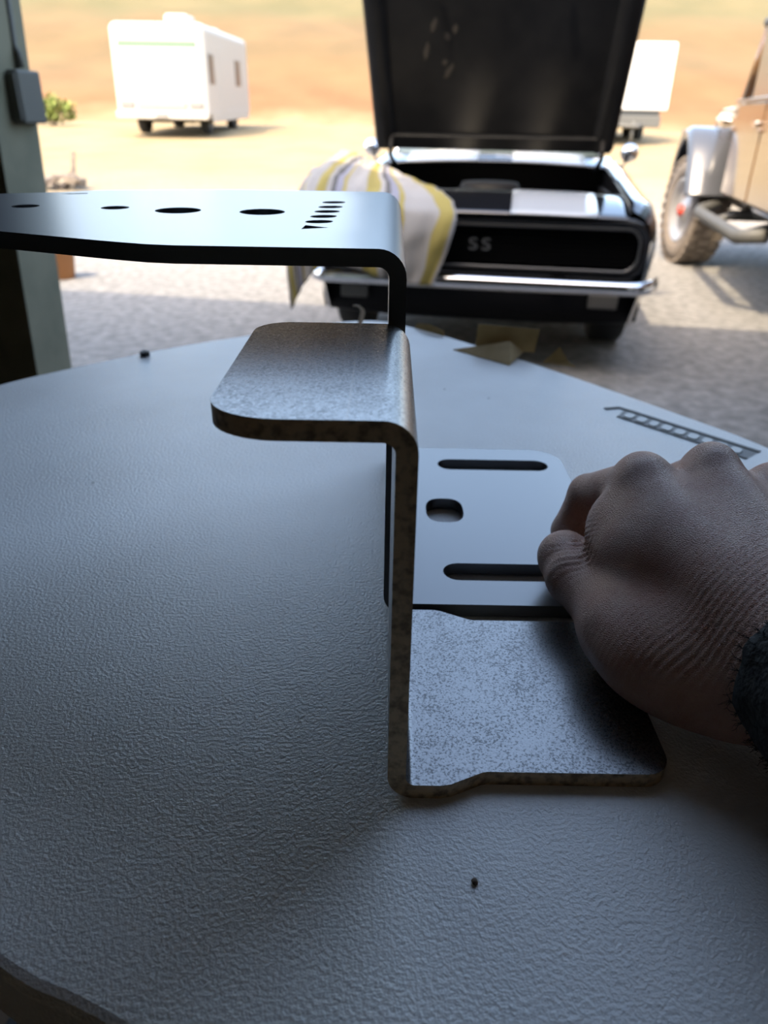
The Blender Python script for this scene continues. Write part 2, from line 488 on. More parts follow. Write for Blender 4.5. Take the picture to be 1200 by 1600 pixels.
# ------------------------------------------------------------------ the round table
OUT = [(-0.366, 0.645), (-0.312, 0.712), (-0.232, 0.792), (-0.147, 0.856), (-0.056, 0.918), (-0.008, 0.926), (0.036, 0.892), (0.10, 0.822),
       (0.174, 0.728), (0.252, 0.616), (0.302, 0.535), (0.335, 0.43), (0.335, 0.31), (0.30, 0.19), (0.225, 0.10), (0.12, 0.058), (0.02, 0.072),
       (-0.077, 0.1135), (-0.116, 0.130), (-0.215, 0.19), (-0.32, 0.285), (-0.395, 0.40), (-0.415, 0.54)]
def table():
    root = empty('round_table', (0, 0, 0))
    tag(root, 'small tall round table with a pebbled white plastic top', 'table')
    o2 = [Vector((x, y, 0)) for x, y in OUT]
    loop = spline([tuple(v) for v in o2], 10)
    n = len(loop)
    cx, cy = -0.04, 0.49
    prof = [(-0.004, -0.032), (0.0, -0.028), (0.0, -0.004), (-0.0015, -0.001), (-0.004, 0.0)]
    verts, faces = [], []
    for off, z in prof:
        for p in loop:
            d = Vector((p.x - cx, p.y - cy, 0)).normalized()
            q = p + d * off
            verts.append((q.x, q.y, T + z))
    for i in range(len(prof) - 1):
        for k in range(n):
            faces.append((i * n + k, i * n + (k + 1) % n, (i + 1) * n + (k + 1) % n, (i + 1) * n + k))
    faces.append(tuple(range(n))[::-1])
    faces.append(tuple(range((len(prof) - 1) * n, len(prof) * n)))
    top = mk('tabletop', verts, faces, M_table, root)
    M_leg = mat('grey_table_leg', (0.16, 0.16, 0.16), 0.4, 0.5)
    for sx in (-1, 1):
        for sy in (-1, 1):
            tube('leg', [(cx + 0.16 * sx, cy + 0.10 * sy, T - 0.03), (cx + 0.20 * sx, cy + 0.24 * sy, 0.012)], 0.0125, M_leg, root)
        tube('crossbar', [(cx + 0.195 * sx, cy - 0.215, 0.18), (cx + 0.195 * sx, cy + 0.215, 0.18)], 0.010, M_leg, root)
        tube('crossbar', [(cx + 0.16 * sx, cy - 0.11, T - 0.045), (cx + 0.16 * sx, cy + 0.11, T - 0.045)], 0.010, M_leg, root)
    # moulded lettering panel: slanted frame with raised characters
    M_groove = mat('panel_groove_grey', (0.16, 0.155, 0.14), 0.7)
    M_char = mat('panel_raised_white', (0.60, 0.59, 0.56), 0.45)
    a = Vector((0.206, 0.621, 0)); b = Vector((0.288, 0.526, 0))
    ux = (b - a).normalized(); uy = Vector((ux.y, -ux.x, 0))      # uy points to the eye side
    L = (b - a).length
    def P(s, t, z=0.0):
        q = a + ux * s + uy * t
        return (q.x, q.y, T + z)
    Wd = 0.0205
    def bar(pts, w0, z):
        """thin raised bar around a polyline in the panel frame"""
        V, F = [], []
        for i, (s, t) in enumerate(pts):
            p0 = Vector(pts[max(i - 1, 0)]); p1 = Vector(pts[min(i + 1, len(pts) - 1)])
            d = (p1 - p0).normalized(); nn = Vector((-d.y, d.x))
            for sg in (-1, 1):
                V.append(P(s + nn.x * w0 * sg, t + nn.y * w0 * sg, 0.00005)); V.append(P(s + nn.x * w0 * sg * 0.8, t + nn.y * w0 * sg * 0.8, z))
        for i in range(len(pts) - 1):
            k = 4 * i
            F += [(k + 1, k + 3, k + 7, k + 5), (k, k + 1, k + 5, k + 4), (k + 2, k + 6, k + 7, k + 3)]
        F += [(0, 2, 3, 1), (len(V) - 4, len(V) - 3, len(V) - 1, len(V) - 2)]
        return V, F
    emb = empty('moulded_panel'); emb.parent = root
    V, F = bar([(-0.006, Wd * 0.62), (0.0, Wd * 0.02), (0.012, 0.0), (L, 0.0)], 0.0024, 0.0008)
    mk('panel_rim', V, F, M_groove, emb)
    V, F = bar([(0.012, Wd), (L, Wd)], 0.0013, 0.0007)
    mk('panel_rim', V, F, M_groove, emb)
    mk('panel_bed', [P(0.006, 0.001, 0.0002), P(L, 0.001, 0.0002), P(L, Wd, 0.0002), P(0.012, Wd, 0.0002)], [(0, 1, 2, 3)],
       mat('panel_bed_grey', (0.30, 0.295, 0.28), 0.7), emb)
    for k in range(9):
        s0 = 0.018 + k * 0.0118
        wd = 0.0086 if k not in (2, 6) else 0.0074
        oval = []
        for q in range(14):
            an = 2 * math.pi * q / 14
            ca, sa = math.cos(an), math.sin(an)
            ex = math.copysign(abs(ca) ** 0.6, ca); ey = math.copysign(abs(sa) ** 0.6, sa)
            oval.append((s0 + ex * wd / 2 + ey * 0.0012, Wd * 0.57 + ey * 0.0058))
        Vv = [P(s, t, 0.0002) for s, t in oval] + [P(s, t, 0.0011) for s, t in oval]
        Ff = [tuple(range(14, 28))] + [(i, (i + 1) % 14, 14 + (i + 1) % 14, 14 + i) for i in range(14)]
        mk('raised_character', Vv, Ff, M_char, emb)
table()

# ------------------------------------------------------------------ the bent steel brackets
class Bend:
    """Z-shaped path: flange (heading +x), bend down, web, bend out, foot (heading +x). side=+1 is the upper / right face"""
    def __init__(s, xw, ztop, zfoot, r, t):
        s.xw, s.zt, s.zf, s.r, s.t = xw, ztop - t / 2, zfoot - t / 2, r, t
        s.x1 = xw - r                      # bend 1 starts here on the flange
        s.a = r * math.pi / 2
        s.web = (s.zt - r) - (s.zf + r)
    def u_flange(s, x): return x - s.x1    # <= 0
    def u_foot(s, x): return 2 * s.a + s.web + (x - (s.xw + s.r))
    def __call__(s, u, off):
        r = s.r
        if u <= 0:
            p, d = (s.x1 + u, s.zt), 0.0
        elif u <= s.a:
            th = u / r; p, d = (s.x1 + r * math.sin(th), s.zt - r + r * math.cos(th)), -th
        elif u <= s.a + s.web:
            p, d = (s.xw, s.zt - r - (u - s.a)), -math.pi / 2
        elif u <= 2 * s.a + s.web:
            th = (u - s.a - s.web) / r
            p, d = (s.xw + r - r * math.cos(th), s.zf + r - r * math.sin(th)), -math.pi / 2 + th
        else:
            p, d = (s.xw + r + (u - 2 * s.a - s.web), s.zf), 0.0
        nx, nz = -math.sin(d), math.cos(d)
        return p[0] + nx * off, p[1] + nz * off

def arc(cx, cy, r, a0, a1, n=8):
    return [(cx + r * math.cos(R(a0 + (a1 - a0) * i / n)), cy + r * math.sin(R(a0 + (a1 - a0) * i / n))) for i in range(n + 1)]
def ell(cx, cy, rx, ry, n=28):
    return [(cx + rx * math.cos(2 * math.pi * i / n), cy + ry * math.sin(2 * math.pi * i / n)) for i in range(n)]
def slot(x0, x1, cy, h, n=10):
    r = h / 2
    return arc(x1 - r, cy, r, -90, 90, n) + arc(x0 + r, cy, r, 90, 270, n)

def bent_plate(name, bend, outline, holes, m_face, m_edge, parent, zfix=None):
    bm = bmesh.new()
    for lp in [outline] + holes:
        vv = [bm.verts.new((x, y, 0)) for x, y in lp]
        for i in range(len(vv)):
            bm.edges.new((vv[i], vv[(i + 1) % len(vv)]))
    bmesh.ops.triangle_fill(bm, use_beauty=True, edges=bm.edges[:], normal=(0, 0, 1))
    cuts = [bend.a * i / 8 for i in range(9)] + [bend.a + bend.web + bend.a * i / 8 for i in range(9)]
    for c in cuts:
        bmesh.ops.bisect_plane(bm, geom=bm.verts[:] + bm.edges[:] + bm.faces[:], dist=1e-7, plane_co=(c, 0, 0), plane_no=(1, 0, 0))
    bmesh.ops.remove_doubles(bm, verts=bm.verts, dist=1e-7)
    bmesh.ops.recalc_face_normals(bm, faces=bm.faces)
    bm.verts.index_update()
    if bm.faces and sum(f.normal.z for f in bm.faces) < 0:
        bmesh.ops.reverse_faces(bm, faces=bm.faces)
    flat = [(v.co.x, v.co.y) for v in bm.verts]
    tris = [[v.index for v in f.verts] for f in bm.faces]
    bnd = []
    for e in bm.edges:
        if len(e.link_faces) == 1:
            lp = e.link_loops[0]
            bnd.append((lp.vert.index, lp.link_loop_next.vert.index))
    bm.free()
    h = bend.t / 2
    zf = zfix or (lambda x, y, z: z)
    def world(u, v, off):
        x, z = bend(u, off)
        return (x, v, zf(x, v, z))
    n = len(flat)
    ch = min(0.0004, h * 0.2)
    V = [world(u, v, h) for u, v in flat] + [world(u, v, -h) for u, v in flat]
    F = [tuple(t) for t in tris] + [tuple(n + i for i in t[::-1]) for t in tris]
    ids = [0] * len(F)
    # side walls on their own vertices so that the edge stays crisp
    mp = {}
    def sv(i, off):
        k = (i, off)
        if k not in mp:
            mp[k] = len(V); V.append(world(*flat[i], off))
        return mp[k]
    for i, j in bnd:
        F.append((sv(i, h), sv(i, -h), sv(j, -h), sv(j, h))); ids.append(1)
    o = mk(name, V, F, [m_face, m_edge], parent, True, ids)
    return o

tp = 0.0066
# bare steel bracket
gb = Bend(0.0063, 0.1483, 0.0066, 0.0070, tp)
uf, ug = gb.u_flange, gb.u_foot
def galv():
    root = empty('bent_bracket', (0, 0, T))
    tag(root, 'bare speckled grey steel Z-shaped bracket standing on the white table', 'bracket')
    xl, y0, y1 = -0.0520, 0.1922, 0.3022
    ol = []
    rf, rn = 0.014, 0.022
    ol += [(uf(x), y) for x, y in arc(xl + rn, y0 + rn * 0.80, rn, 180, 270, 10)]
    ol = [(u, y0 + (y - y0)) for u, y in ol]
    ol = [(uf(xl + rn + rn * math.cos(R(180 + 9 * i))), y0 + 0.018 + 0.018 * math.sin(R(180 + 9 * i))) for i in range(11)]
    ol += [(ug(0.0225), y0), (ug(0.0265), y0 + 0.0008), (ug(0.0385), y0 + 0.0066), (ug(0.0405), y0 + 0.0070)]
    ol += [(ug(x), y) for x, y in arc(0.1105 - 0.010, y0 + 0.0070 + 0.010, 0.010, 270, 360, 6)]
    ol += [(ug(x), y) for x, y in arc(0.1105 - 0.010, y1 - 0.0080 - 0.010, 0.010, 0, 90, 6)]
    ol += [(ug(0.0440), y1 - 0.0080), (ug(0.0415), y1 - 0.0072), (ug(0.0290), y1 - 0.0010), (ug(0.0255), y1)]
    ol += [(uf(xl + rf + rf * math.cos(R(90 + 9 * i))), y1 - 0.014 + 0.014 * math.sin(R(90 + 9 * i))) for i in range(11)]
    bent_plate('plate', gb, ol, [], M_galv, M_edge, root)
galv()

# black powder coated bracket
bb = Bend(0.0040, 0.1769, 0.0082, 0.0080, 0.0070)
def black():
    root = empty('bent_bracket', (0, 0, T))
    tag(root, 'larger matte black Z-shaped bracket with slotted foot and holes in its long flange', 'bracket')
    uf, ug = bb.u_flange, bb.u_foot
    y0, y1 = 0.3050, 0.5030
    ol = [(uf(-0.300), 0.383), (uf(-0.262), 0.367)] + [(uf(-0.118), 0.3135), (uf(-0.106), 0.3095), (uf(-0.096), 0.3065), (uf(-0.085), y0)]
    ol += [(ug(0.118), y0)] + [(ug(x), y) for x, y in arc(0.126 - 0.004, y0 + 0.004, 0.004, 270, 360, 3)]
    ol += [(ug(x), y) for x, y in arc(0.126 - 0.022, y1 - 0.022, 0.022, 0, 90, 10)]
    # rounded far corner near the bend on the flange side
    ol += [(uf(-0.095), y1), (uf(-0.128), 0.4975), (uf(-0.176), 0.486)]
    ol += [(uf(-0.193), 0.4735), (uf(-0.262), 0.445), (uf(-0.300), 0.425)]
    holes = [[(ug(x), y) for x, y in slot(0.0370, 0.1145, 0.475, 0.0175)],
             [(ug(x), y) for x, y in slot(0.0322, 0.1100, 0.3355, 0.0170)]]
    sp = lambda v: math.copysign(abs(v) ** 0.72, v)
    dh = [(0.0375 + 0.0116 * sp(math.cos(2 * math.pi * i / 40)), 0.406 + 0.0158 * sp(math.sin(2 * math.pi * i / 40))) for i in range(40)]
    d2 = []
    for p in dh:
        if not d2 or (Vector(p) - Vector(d2[-1])).length > 1e-5: d2.append(p)
    holes.append([(ug(x), y) for x, y in d2])
    for cx, r in ((-0.0647, 0.0115), (-0.1076, 0.0115), (-0.1417, 0.0071), (-0.1880, 0.0068)):
        holes.append([(uf(x), y) for x, y in ell(cx, 0.404 if abs(cx) < 0.12 else 0.410, r, r)])
    for cx, cy, r in ((-0.223, 0.441, 0.006), (-0.186, 0.360, 0.006), (-0.232, 0.404, 0.009), (-0.268, 0.404, 0.007)):
        holes.append([(uf(x), y) for x, y in ell(cx, cy, r, r, 18)])
    holes.append([(uf(-0.1915), 0.4655), (uf(-0.178), 0.4715), (uf(-0.1765), 0.468), (uf(-0.186), 0.464)])
    # slanting row of vents
    for k, (cx, cy) in enumerate(((-0.0312, 0.4475), (-0.0316, 0.4275), (-0.0321, 0.4095), (-0.0325, 0.3915), (-0.0332, 0.3740))):
        lp = []
        for i in range(24):
            an = 2 * math.pi * i / 24
            ca, sa = math.cos(an), math.sin(an)
            lp.append((uf(cx + 0.0064 * ca + 0.0012 * sa), cy + 0.0054 * math.copysign(abs(sa) ** 0.85, sa)))
        holes.append(lp)
    holes.append([(uf(-0.0392), 0.3508), (uf(-0.0272), 0.3562), (uf(-0.0325), 0.3590), (uf(-0.0385), 0.3625)])
    zfix = lambda x, y, z: z + max(0.0, z / 0.1769) * (y - y0) * 0.0235
    bent_plate('plate', bb, ol, holes, M_black, M_black, root, zfix)
black()

# ------------------------------------------------------------------ the hand
def surface_nets(F, org, h):
    nx, ny, nz = F.shape
    S = F < 0
    cs = (nx - 1, ny - 1, nz - 1)
    acc = np.zeros(cs + (3,), np.float32); cnt = np.zeros(cs, np.float32)
    corner = lambda a, i, j, k: a[i:i + cs[0], j:j + cs[1], k:k + cs[2]]
    for ax in range(3):
        o1, o2 = [a for a in range(3) if a != ax]
        for b1 in (0, 1):
            for b2 in (0, 1):
                p = [0, 0, 0]; p[o1] = b1; p[o2] = b2
                q = list(p); q[ax] = 1
                f0, f1 = corner(F, *p), corner(F, *q)
                msk = corner(S, *p) != corner(S, *q)
                t = np.where(msk, f0 / np.where(msk, f0 - f1, 1), 0)
                cnt += msk
                acc[..., ax] += np.where(msk, t, 0)
                acc[..., o1] += msk * b1
                acc[..., o2] += msk * b2
    act = cnt > 0
    idx = -np.ones(cs, np.int64)
    idx[act] = np.arange(act.sum())
    ii = np.argwhere(act)
    V = (ii + acc[act] / cnt[act][:, None]) * h + np.array(org)
    quads = []
    for ax in range(3):
        o1, o2 = [(1, 2), (2, 0), (0, 1)][ax]
        sl0 = [slice(None)] * 3; sl1 = [slice(None)] * 3
        sl0[ax] = slice(0, -1); sl1[ax] = slice(1, None)
        chg = S[tuple(sl0)] != S[tuple(sl1)]
        inn = S[tuple(sl0)]
        c = np.argwhere(chg)
        ok = (c[:, o1] > 0) & (c[:, o2] > 0) & (c[:, o1] < cs[o1]) & (c[:, o2] < cs[o2])
        c = c[ok]
        a = c.copy(); a[:, o1] -= 1; a[:, o2] -= 1
        b = c.copy(); b[:, o2] -= 1
        d = c.copy(); d[:, o1] -= 1
        q = np.stack([idx[tuple(a.T)], idx[tuple(b.T)], idx[tuple(c.T)], idx[tuple(d.T)]], 1)
        flip = ~inn[tuple(c.T)]
        q[flip] = q[flip][:, ::-1]
        quads.append(q)
    return V, np.concatenate(quads)

class Field:
    def __init__(s, lo, hi, h):
        s.h = h; s.lo = np.array(lo, float)
        ax = [np.arange(lo[i], hi[i], h, dtype=np.float32) for i in range(3)]
        s.X, s.Y, s.Z = np.meshgrid(*ax, indexing='ij')
        s.F = None
    def cone(s, a, b, ra, rb):
        a = np.array(a, np.float32); d = np.array(b, np.float32) - a
        px, py, pz = s.X - a[0], s.Y - a[1], s.Z - a[2]
        t = np.clip((px * d[0] + py * d[1] + pz * d[2]) / float(d @ d), 0, 1)
        return np.sqrt((px - t * d[0]) ** 2 + (py - t * d[1]) ** 2 + (pz - t * d[2]) ** 2) - (ra + (rb - ra) * t)
    def ell(s, c, r, rz=0.0):
        px, py, pz = s.X - c[0], s.Y - c[1], s.Z - c[2]
        if rz:
            ca, sa = math.cos(rz), math.sin(rz); px, py = ca * px + sa * py, -sa * px + ca * py
        k = np.sqrt((px / r[0]) ** 2 + (py / r[1]) ** 2 + (pz / r[2]) ** 2)
        return (k - 1) * min(r)
    def add(s, d, k):
        if s.F is None: s.F = d; return
        hh = np.clip(0.5 + 0.5 * (s.F - d) / k, 0, 1)
        s.F = s.F * (1 - hh) + d * hh - k * hh * (1 - hh)
    def sub(s, d, k):
        hh = np.clip(0.5 - 0.5 * (s.F + d) / k, 0, 1)
        s.F = s.F * (1 - hh) + (-d) * hh + k * hh * (1 - hh)

HAND_C = Vector((0.15, 0.27, 0.0))
def hand():
    root = empty('person', (0.15, 0.27, T))
    tag(root, 'bare fist coming out of a dark fuzzy sleeve, pressing the two bracket feet down', 'person')
    f = Field((0.062, 0.150, 0.000), (0.262, 0.395, 0.104), 0.0012)
    # wrist and back of the hand
    W = [(0.148, 0.215, 0.046), (0.163, 0.212, 0.048), (0.178, 0.212, 0.046), (0.190, 0.215, 0.042)]
    MCP = [(0.1225, 0.318, 0.0710), (0.1545, 0.319, 0.0760), (0.1835, 0.313, 0.0690), (0.2080, 0.302, 0.0570)]
    RM = [0.0128, 0.0132, 0.0125, 0.0115]
    g = Field.__new__(Field); g.__dict__ = f.__dict__
    f.add(f.cone((0.170, 0.145, 0.050), (0.166, 0.225, 0.045), 0.024, 0.025), 0.01)
    f.add(f.cone((0.185, 0.150, 0.050), (0.178, 0.225, 0.044), 0.022, 0.022), 0.012)
    for a, b, r in zip(W, MCP, RM):
        f.add(f.cone(a, (b[0], b[1] - 0.005, b[2] - 0.001), 0.021, r + 0.0012), 0.016)
    f.add(f.ell((0.158, 0.272, 0.040), (0.036, 0.055, 0.027)), 0.014)          # palm body
    f.add(f.ell((0.185, 0.265, 0.034), (0.026, 0.050, 0.024)), 0.014)
    # web and first interosseous bulge between thumb and index
    f.add(f.ell((0.1130, 0.291, 0.046), (0.0165, 0.026, 0.021), 0.2), 0.014)
    f.add(f.ell((0.112, 0.312, 0.052), (0.0125, 0.014, 0.014)), 0.010)
    # knuckles
    for i, (b, r) in enumerate(zip(MCP, RM)):
        f.add(f.ell((b[0], b[1] + 0.001, b[2] + 0.0025), (0.0118, 0.0135, 0.0118)), 0.006)
    # hollows between the knuckles
    for i in range(3):
        a, b = MCP[i], MCP[i + 1]
        c = ((a[0] + b[0]) / 2, (a[1] + b[1]) / 2 + 0.004, (a[2] + b[2]) / 2 + 0.017)
        f.sub(f.ell(c, (0.0030, 0.010, 0.0040)), 0.010)
    # fingers: proximal, middle, distal, curled under
    PIP = [(0.1105, 0.3590, 0.0445), (0.1480, 0.3640, 0.0440), (0.1810, 0.3570, 0.0395), (0.2080, 0.3390, 0.0340)]
    DIP = [(0.1020, 0.3560, 0.0230), (0.1470, 0.3530, 0.0205), (0.1800, 0.3460, 0.0200), (0.2060, 0.3280, 0.0190)]
    TIP = [(0.1060, 0.3380, 0.0185), (0.1480, 0.3320, 0.0180), (0.1790, 0.3260, 0.0180), (0.2040, 0.3120, 0.0180)]
    for i in range(4):
        s = [1, 1, 0.96, 0.86][i]
        f.add(f.cone(MCP[i], PIP[i], 0.0118 * s, 0.0105 * s), 0.006)
        f.add(f.cone(PIP[i], DIP[i], 0.0103 * s, 0.0092 * s), 0.0030)
        f.add(f.cone(DIP[i], TIP[i], 0.0092 * s, 0.0082 * s), 0.0030)
    # thumb laid along the side of the fist
    CMC, TM, TI, TT = (0.1420, 0.2240, 0.0300), (0.1050, 0.2640, 0.0270), (0.0930, 0.3040, 0.0265), (0.0945, 0.3270, 0.0255)
    f.add(f.cone(CMC, TM, 0.0210, 0.0185), 0.012)
    f.add(f.ell((0.1130, 0.2500, 0.0270), (0.0235, 0.0250, 0.0190), -0.7), 0.010)
    f.add(f.cone(TM, TI, 0.0150, 0.0128), 0.007)
    f.add(f.cone(TI, TT, 0.0134, 0.0122), 0.004)
    f.add(f.ell((0.0905, 0.3190, 0.0285), (0.0128, 0.0140, 0.0128)), 0.004)
    # heel of the hand
    f.add(f.ell((0.128, 0.2330, 0.0235), (0.027, 0.022, 0.0165), -0.35), 0.012)
    f.add(f.ell((0.168, 0.240, 0.026), (0.030, 0.035, 0.019)), 0.012)
    # keep above the plates
    f.F = np.maximum(f.F, 0.0074 - f.Z)
    V, Q = surface_nets(f.F, f.lo, f.h)
    # light smoothing
    nV = len(V)
    E = np.concatenate([Q[:, [0, 1]], Q[:, [1, 2]], Q[:, [2, 3]], Q[:, [3, 0]]])
    E = np.unique(np.sort(E, 1), axis=0)
    deg = np.bincount(E.ravel(), minlength=nV)[:, None].astype(float)
    def smooth(V, it):
        for _ in range(it):
            A = np.zeros_like(V)
            np.add.at(A, E[:, 0], V[E[:, 1]]); np.add.at(A, E[:, 1], V[E[:, 0]])
            V = V * 0.5 + 0.5 * A / deg
        return V
    V = smooth(V, 3)
    # normals
    def normals(V):
        fn = np.cross(V[Q[:, 2]] - V[Q[:, 0]], V[Q[:, 3]] - V[Q[:, 1]])
        N = np.zeros_like(V)
        for k in range(4): np.add.at(N, Q[:, k], fn)
        return N / (np.linalg.norm(N, axis=1, keepdims=True) + 1e-12)
    N = normals(V)
    # skin folds over the thumb joint
    c = np.array([0.0985, 0.3010, 0.0330]); dv = V - c
    rr = np.linalg.norm(dv * [1, 1, 0.8], axis=1)
    wgt = np.exp(-(rr / 0.0125) ** 2)
    s = dv[:, 1] + 0.35 * dv[:, 0]
    V = V + N * (wgt * 0.00075 * np.sin(s / 0.0040 * 2 * np.pi))[:, None]
    # folds on the edge of the web
    c = np.array([0.1020, 0.3100, 0.0440]); dv = V - c
    wgt = np.exp(-(np.linalg.norm(dv, axis=1) / 0.014) ** 2)
    s = dv[:, 2] * 0.8 + dv[:, 1] * 0.6
    V = V + N * (wgt * 0.00035 * np.sin(s / 0.0026 * 2 * np.pi))[:, None]
    # tendon ridges and wrist wrinkles
    wr = np.exp(-((V[:, 1] - 0.225) / 0.03) ** 2) * (N[:, 2] > 0)
    s = (V[:, 1] - 0.45 * V[:, 0])
    V = V + N * (wr * 0.00028 * np.sin(s / 0.0034 * 2 * np.pi + 2 * np.sin(V[:, 0] * 160)))[:, None]
    V = V - np.array([0.15, 0.27, 0.0])
    o = mk('hand', V, Q.tolist(), M_skin, root, True)
    # a few fine hairs on the back of the hand
    N2 = normals(V)
    rnd = np.random.default_rng(3)
    cand = np.argwhere((N2[:, 2] > 0.1) & (V[:, 1] < 0.035) & (V[:, 1] > -0.07) & (V[:, 2] > 0.035))[:, 0]
    hv, hf = [], []
    for i in rnd.choice(cand, 170, replace=False):
        p = V[i]; n = N2[i]
        d = n * 0.45 + np.array([-0.2 + rnd.normal() * 0.45, 0.75 + rnd.normal() * 0.3, 0.0]); d /= np.linalg.norm(d)
        side = np.cross(d, n); side /= np.linalg.norm(side) + 1e-9
        Lh = rnd.uniform(0.003, 0.007); r0 = 0.000035
        b0 = len(hv)
        for t in (0, 0.5, 1.0):
            q = p + d * Lh * t - n * Lh * 0.25 * t * t
            rad = r0 * (1 - 0.6 * t)
            up = np.cross(side, d)
            for k in range(3):
                an = 2 * math.pi * k / 3
                hv.append(q + (side * math.cos(an) + up * math.sin(an)) * rad)
        for a in range(2):
            for k in range(3):
                hf.append((b0 + a * 3 + k, b0 + a * 3 + (k + 1) % 3, b0 + a * 3 + 3 + (k + 1) % 3, b0 + a * 3 + 3 + k))
    hr = mk('hair', hv, hf, M_hair, root)
    hr['kind'] = 'stuff'
    # sleeve: knitted dark fleece over wrist and forearm
    ctr = [(0.1655, 0.206, 0.0465), (0.1760, 0.178, 0.050), (0.2050, 0.125, 0.056), (0.245, 0.055, 0.066), (0.29, -0.03, 0.080), (0.335, -0.115, 0.10), (0.38, -0.20, 0.14)]
    rad = [(0.0390, 0.0365), (0.043, 0.040), (0.052, 0.046), (0.062, 0.055), (0.070, 0.064), (0.075, 0.070), (0.078, 0.074)]
    ctr = spline(ctr, 8, False)
    rings, NR = [], 56
    M = len(ctr)
    for i, p in enumerate(ctr):
        t = i / (M - 1) * (len(rad) - 1); k = min(int(t), len(rad) - 2); fr = t - k
        ra = rad[k][0] + (rad[k + 1][0] - rad[k][0]) * fr; rb = rad[k][1] + (rad[k + 1][1] - rad[k][1]) * fr
        d = (ctr[min(i + 1, M - 1)] - ctr[max(i - 1, 0)]).normalized()
        if i < 6: d = d.lerp(Vector((0, -1, 0.35)), 1 - i / 6).normalized()
        sd = d.cross(Vector((0, 0, 1))).normalized(); up = sd.cross(d)
        ring = []
        for k in range(NR):
            an = 2 * math.pi * k / NR
            nz = noise.noise(Vector((math.cos(an) * 3, math.sin(an) * 3, i * 0.35))) * 0.0028
            q = p + sd * (ra + nz) * math.cos(an) + up * (rb + nz) * math.sin(an)
            if i == 0:
                q -= d * 0.004 * noise.noise(Vector((math.cos(an) * 5, math.sin(an) * 5, 9)))
            q.z = max(q.z, 0.0012 if q.x > 0.127 or q.y < 0.19 else 0.0085)
            ring.append(q - Vector((0.15, 0.27, 0.0)))
        rings.append(ring)
    # turn the cuff edge inwards
    inner = [[c0 + (v - c0) * 0.80 for v in rings[0]] for c0 in [ctr[0] - Vector((0.15, 0.27, 0))]][0]
    inner2 = [c0 + (v - c0) * 0.78 for c0 in [ctr[3] - Vector((0.15, 0.27, 0))] for v in rings[3]]
    sl = loft('sleeve', [inner2, inner] + rings, M_sleeve, root, True, False)
    # frayed fibres round the cuff
    fv, ff = [], []
    for q in range(1800):
        k = random.randrange(NR); i = random.choice((0, 0, 0, 1, 2, 3, 4, 5, 6, 7, 8, 9))
        p = rings[i][k]; c0 = ctr[i] - Vector((0.15, 0.27, 0.0))
        n = (p - c0).normalized()
        ax = (ctr[1] - ctr[0]).normalized()
        d = (n * random.uniform(0.3, 1.0) - ax * (random.uniform(0.0, 1.0) if i == 0 else random.uniform(-.6, .6)) + Vector((random.uniform(-.5, .5), random.uniform(-.5, .5), random.uniform(-.5, .5)))).normalized()
        sd = d.orthogonal().normalized(); Lf = random.uniform(0.0012, 0.0036 if i == 0 else 0.0020)
        bend_v = Vector((random.uniform(-1, 1), random.uniform(-1, 1), random.uniform(-1, 1))) * Lf * 0.9
        b0 = len(fv)
        up = sd.cross(d); ph = random.uniform(0, 6.28); cr = Lf * random.uniform(0.15, 0.4)
        SEG = 6
        for q_ in range(SEG):
            t = q_ / (SEG - 1)
            cpt = p + d * Lf * t + bend_v * t * t + (sd * math.cos(ph + 5 * t) + up * math.sin(ph + 5 * t)) * cr * t
            if cpt.z < 0.0012: cpt.z = 0.0012
            for kk in range(3):
                an = 2 * math.pi * kk / 3
                fv.append(cpt + (sd * math.cos(an) + up * math.sin(an)) * 0.0001)
        for a in range(SEG - 1):
            for kk in range(3):
                ff.append((b0 + a * 3 + kk, b0 + a * 3 + (kk + 1) % 3, b0 + a * 3 + 3 + (kk + 1) % 3, b0 + a * 3 + 3 + kk))
    fb = mk('fleece_fibre', fv, ff, M_fibre, root); fb['kind'] = 'stuff'
hand()

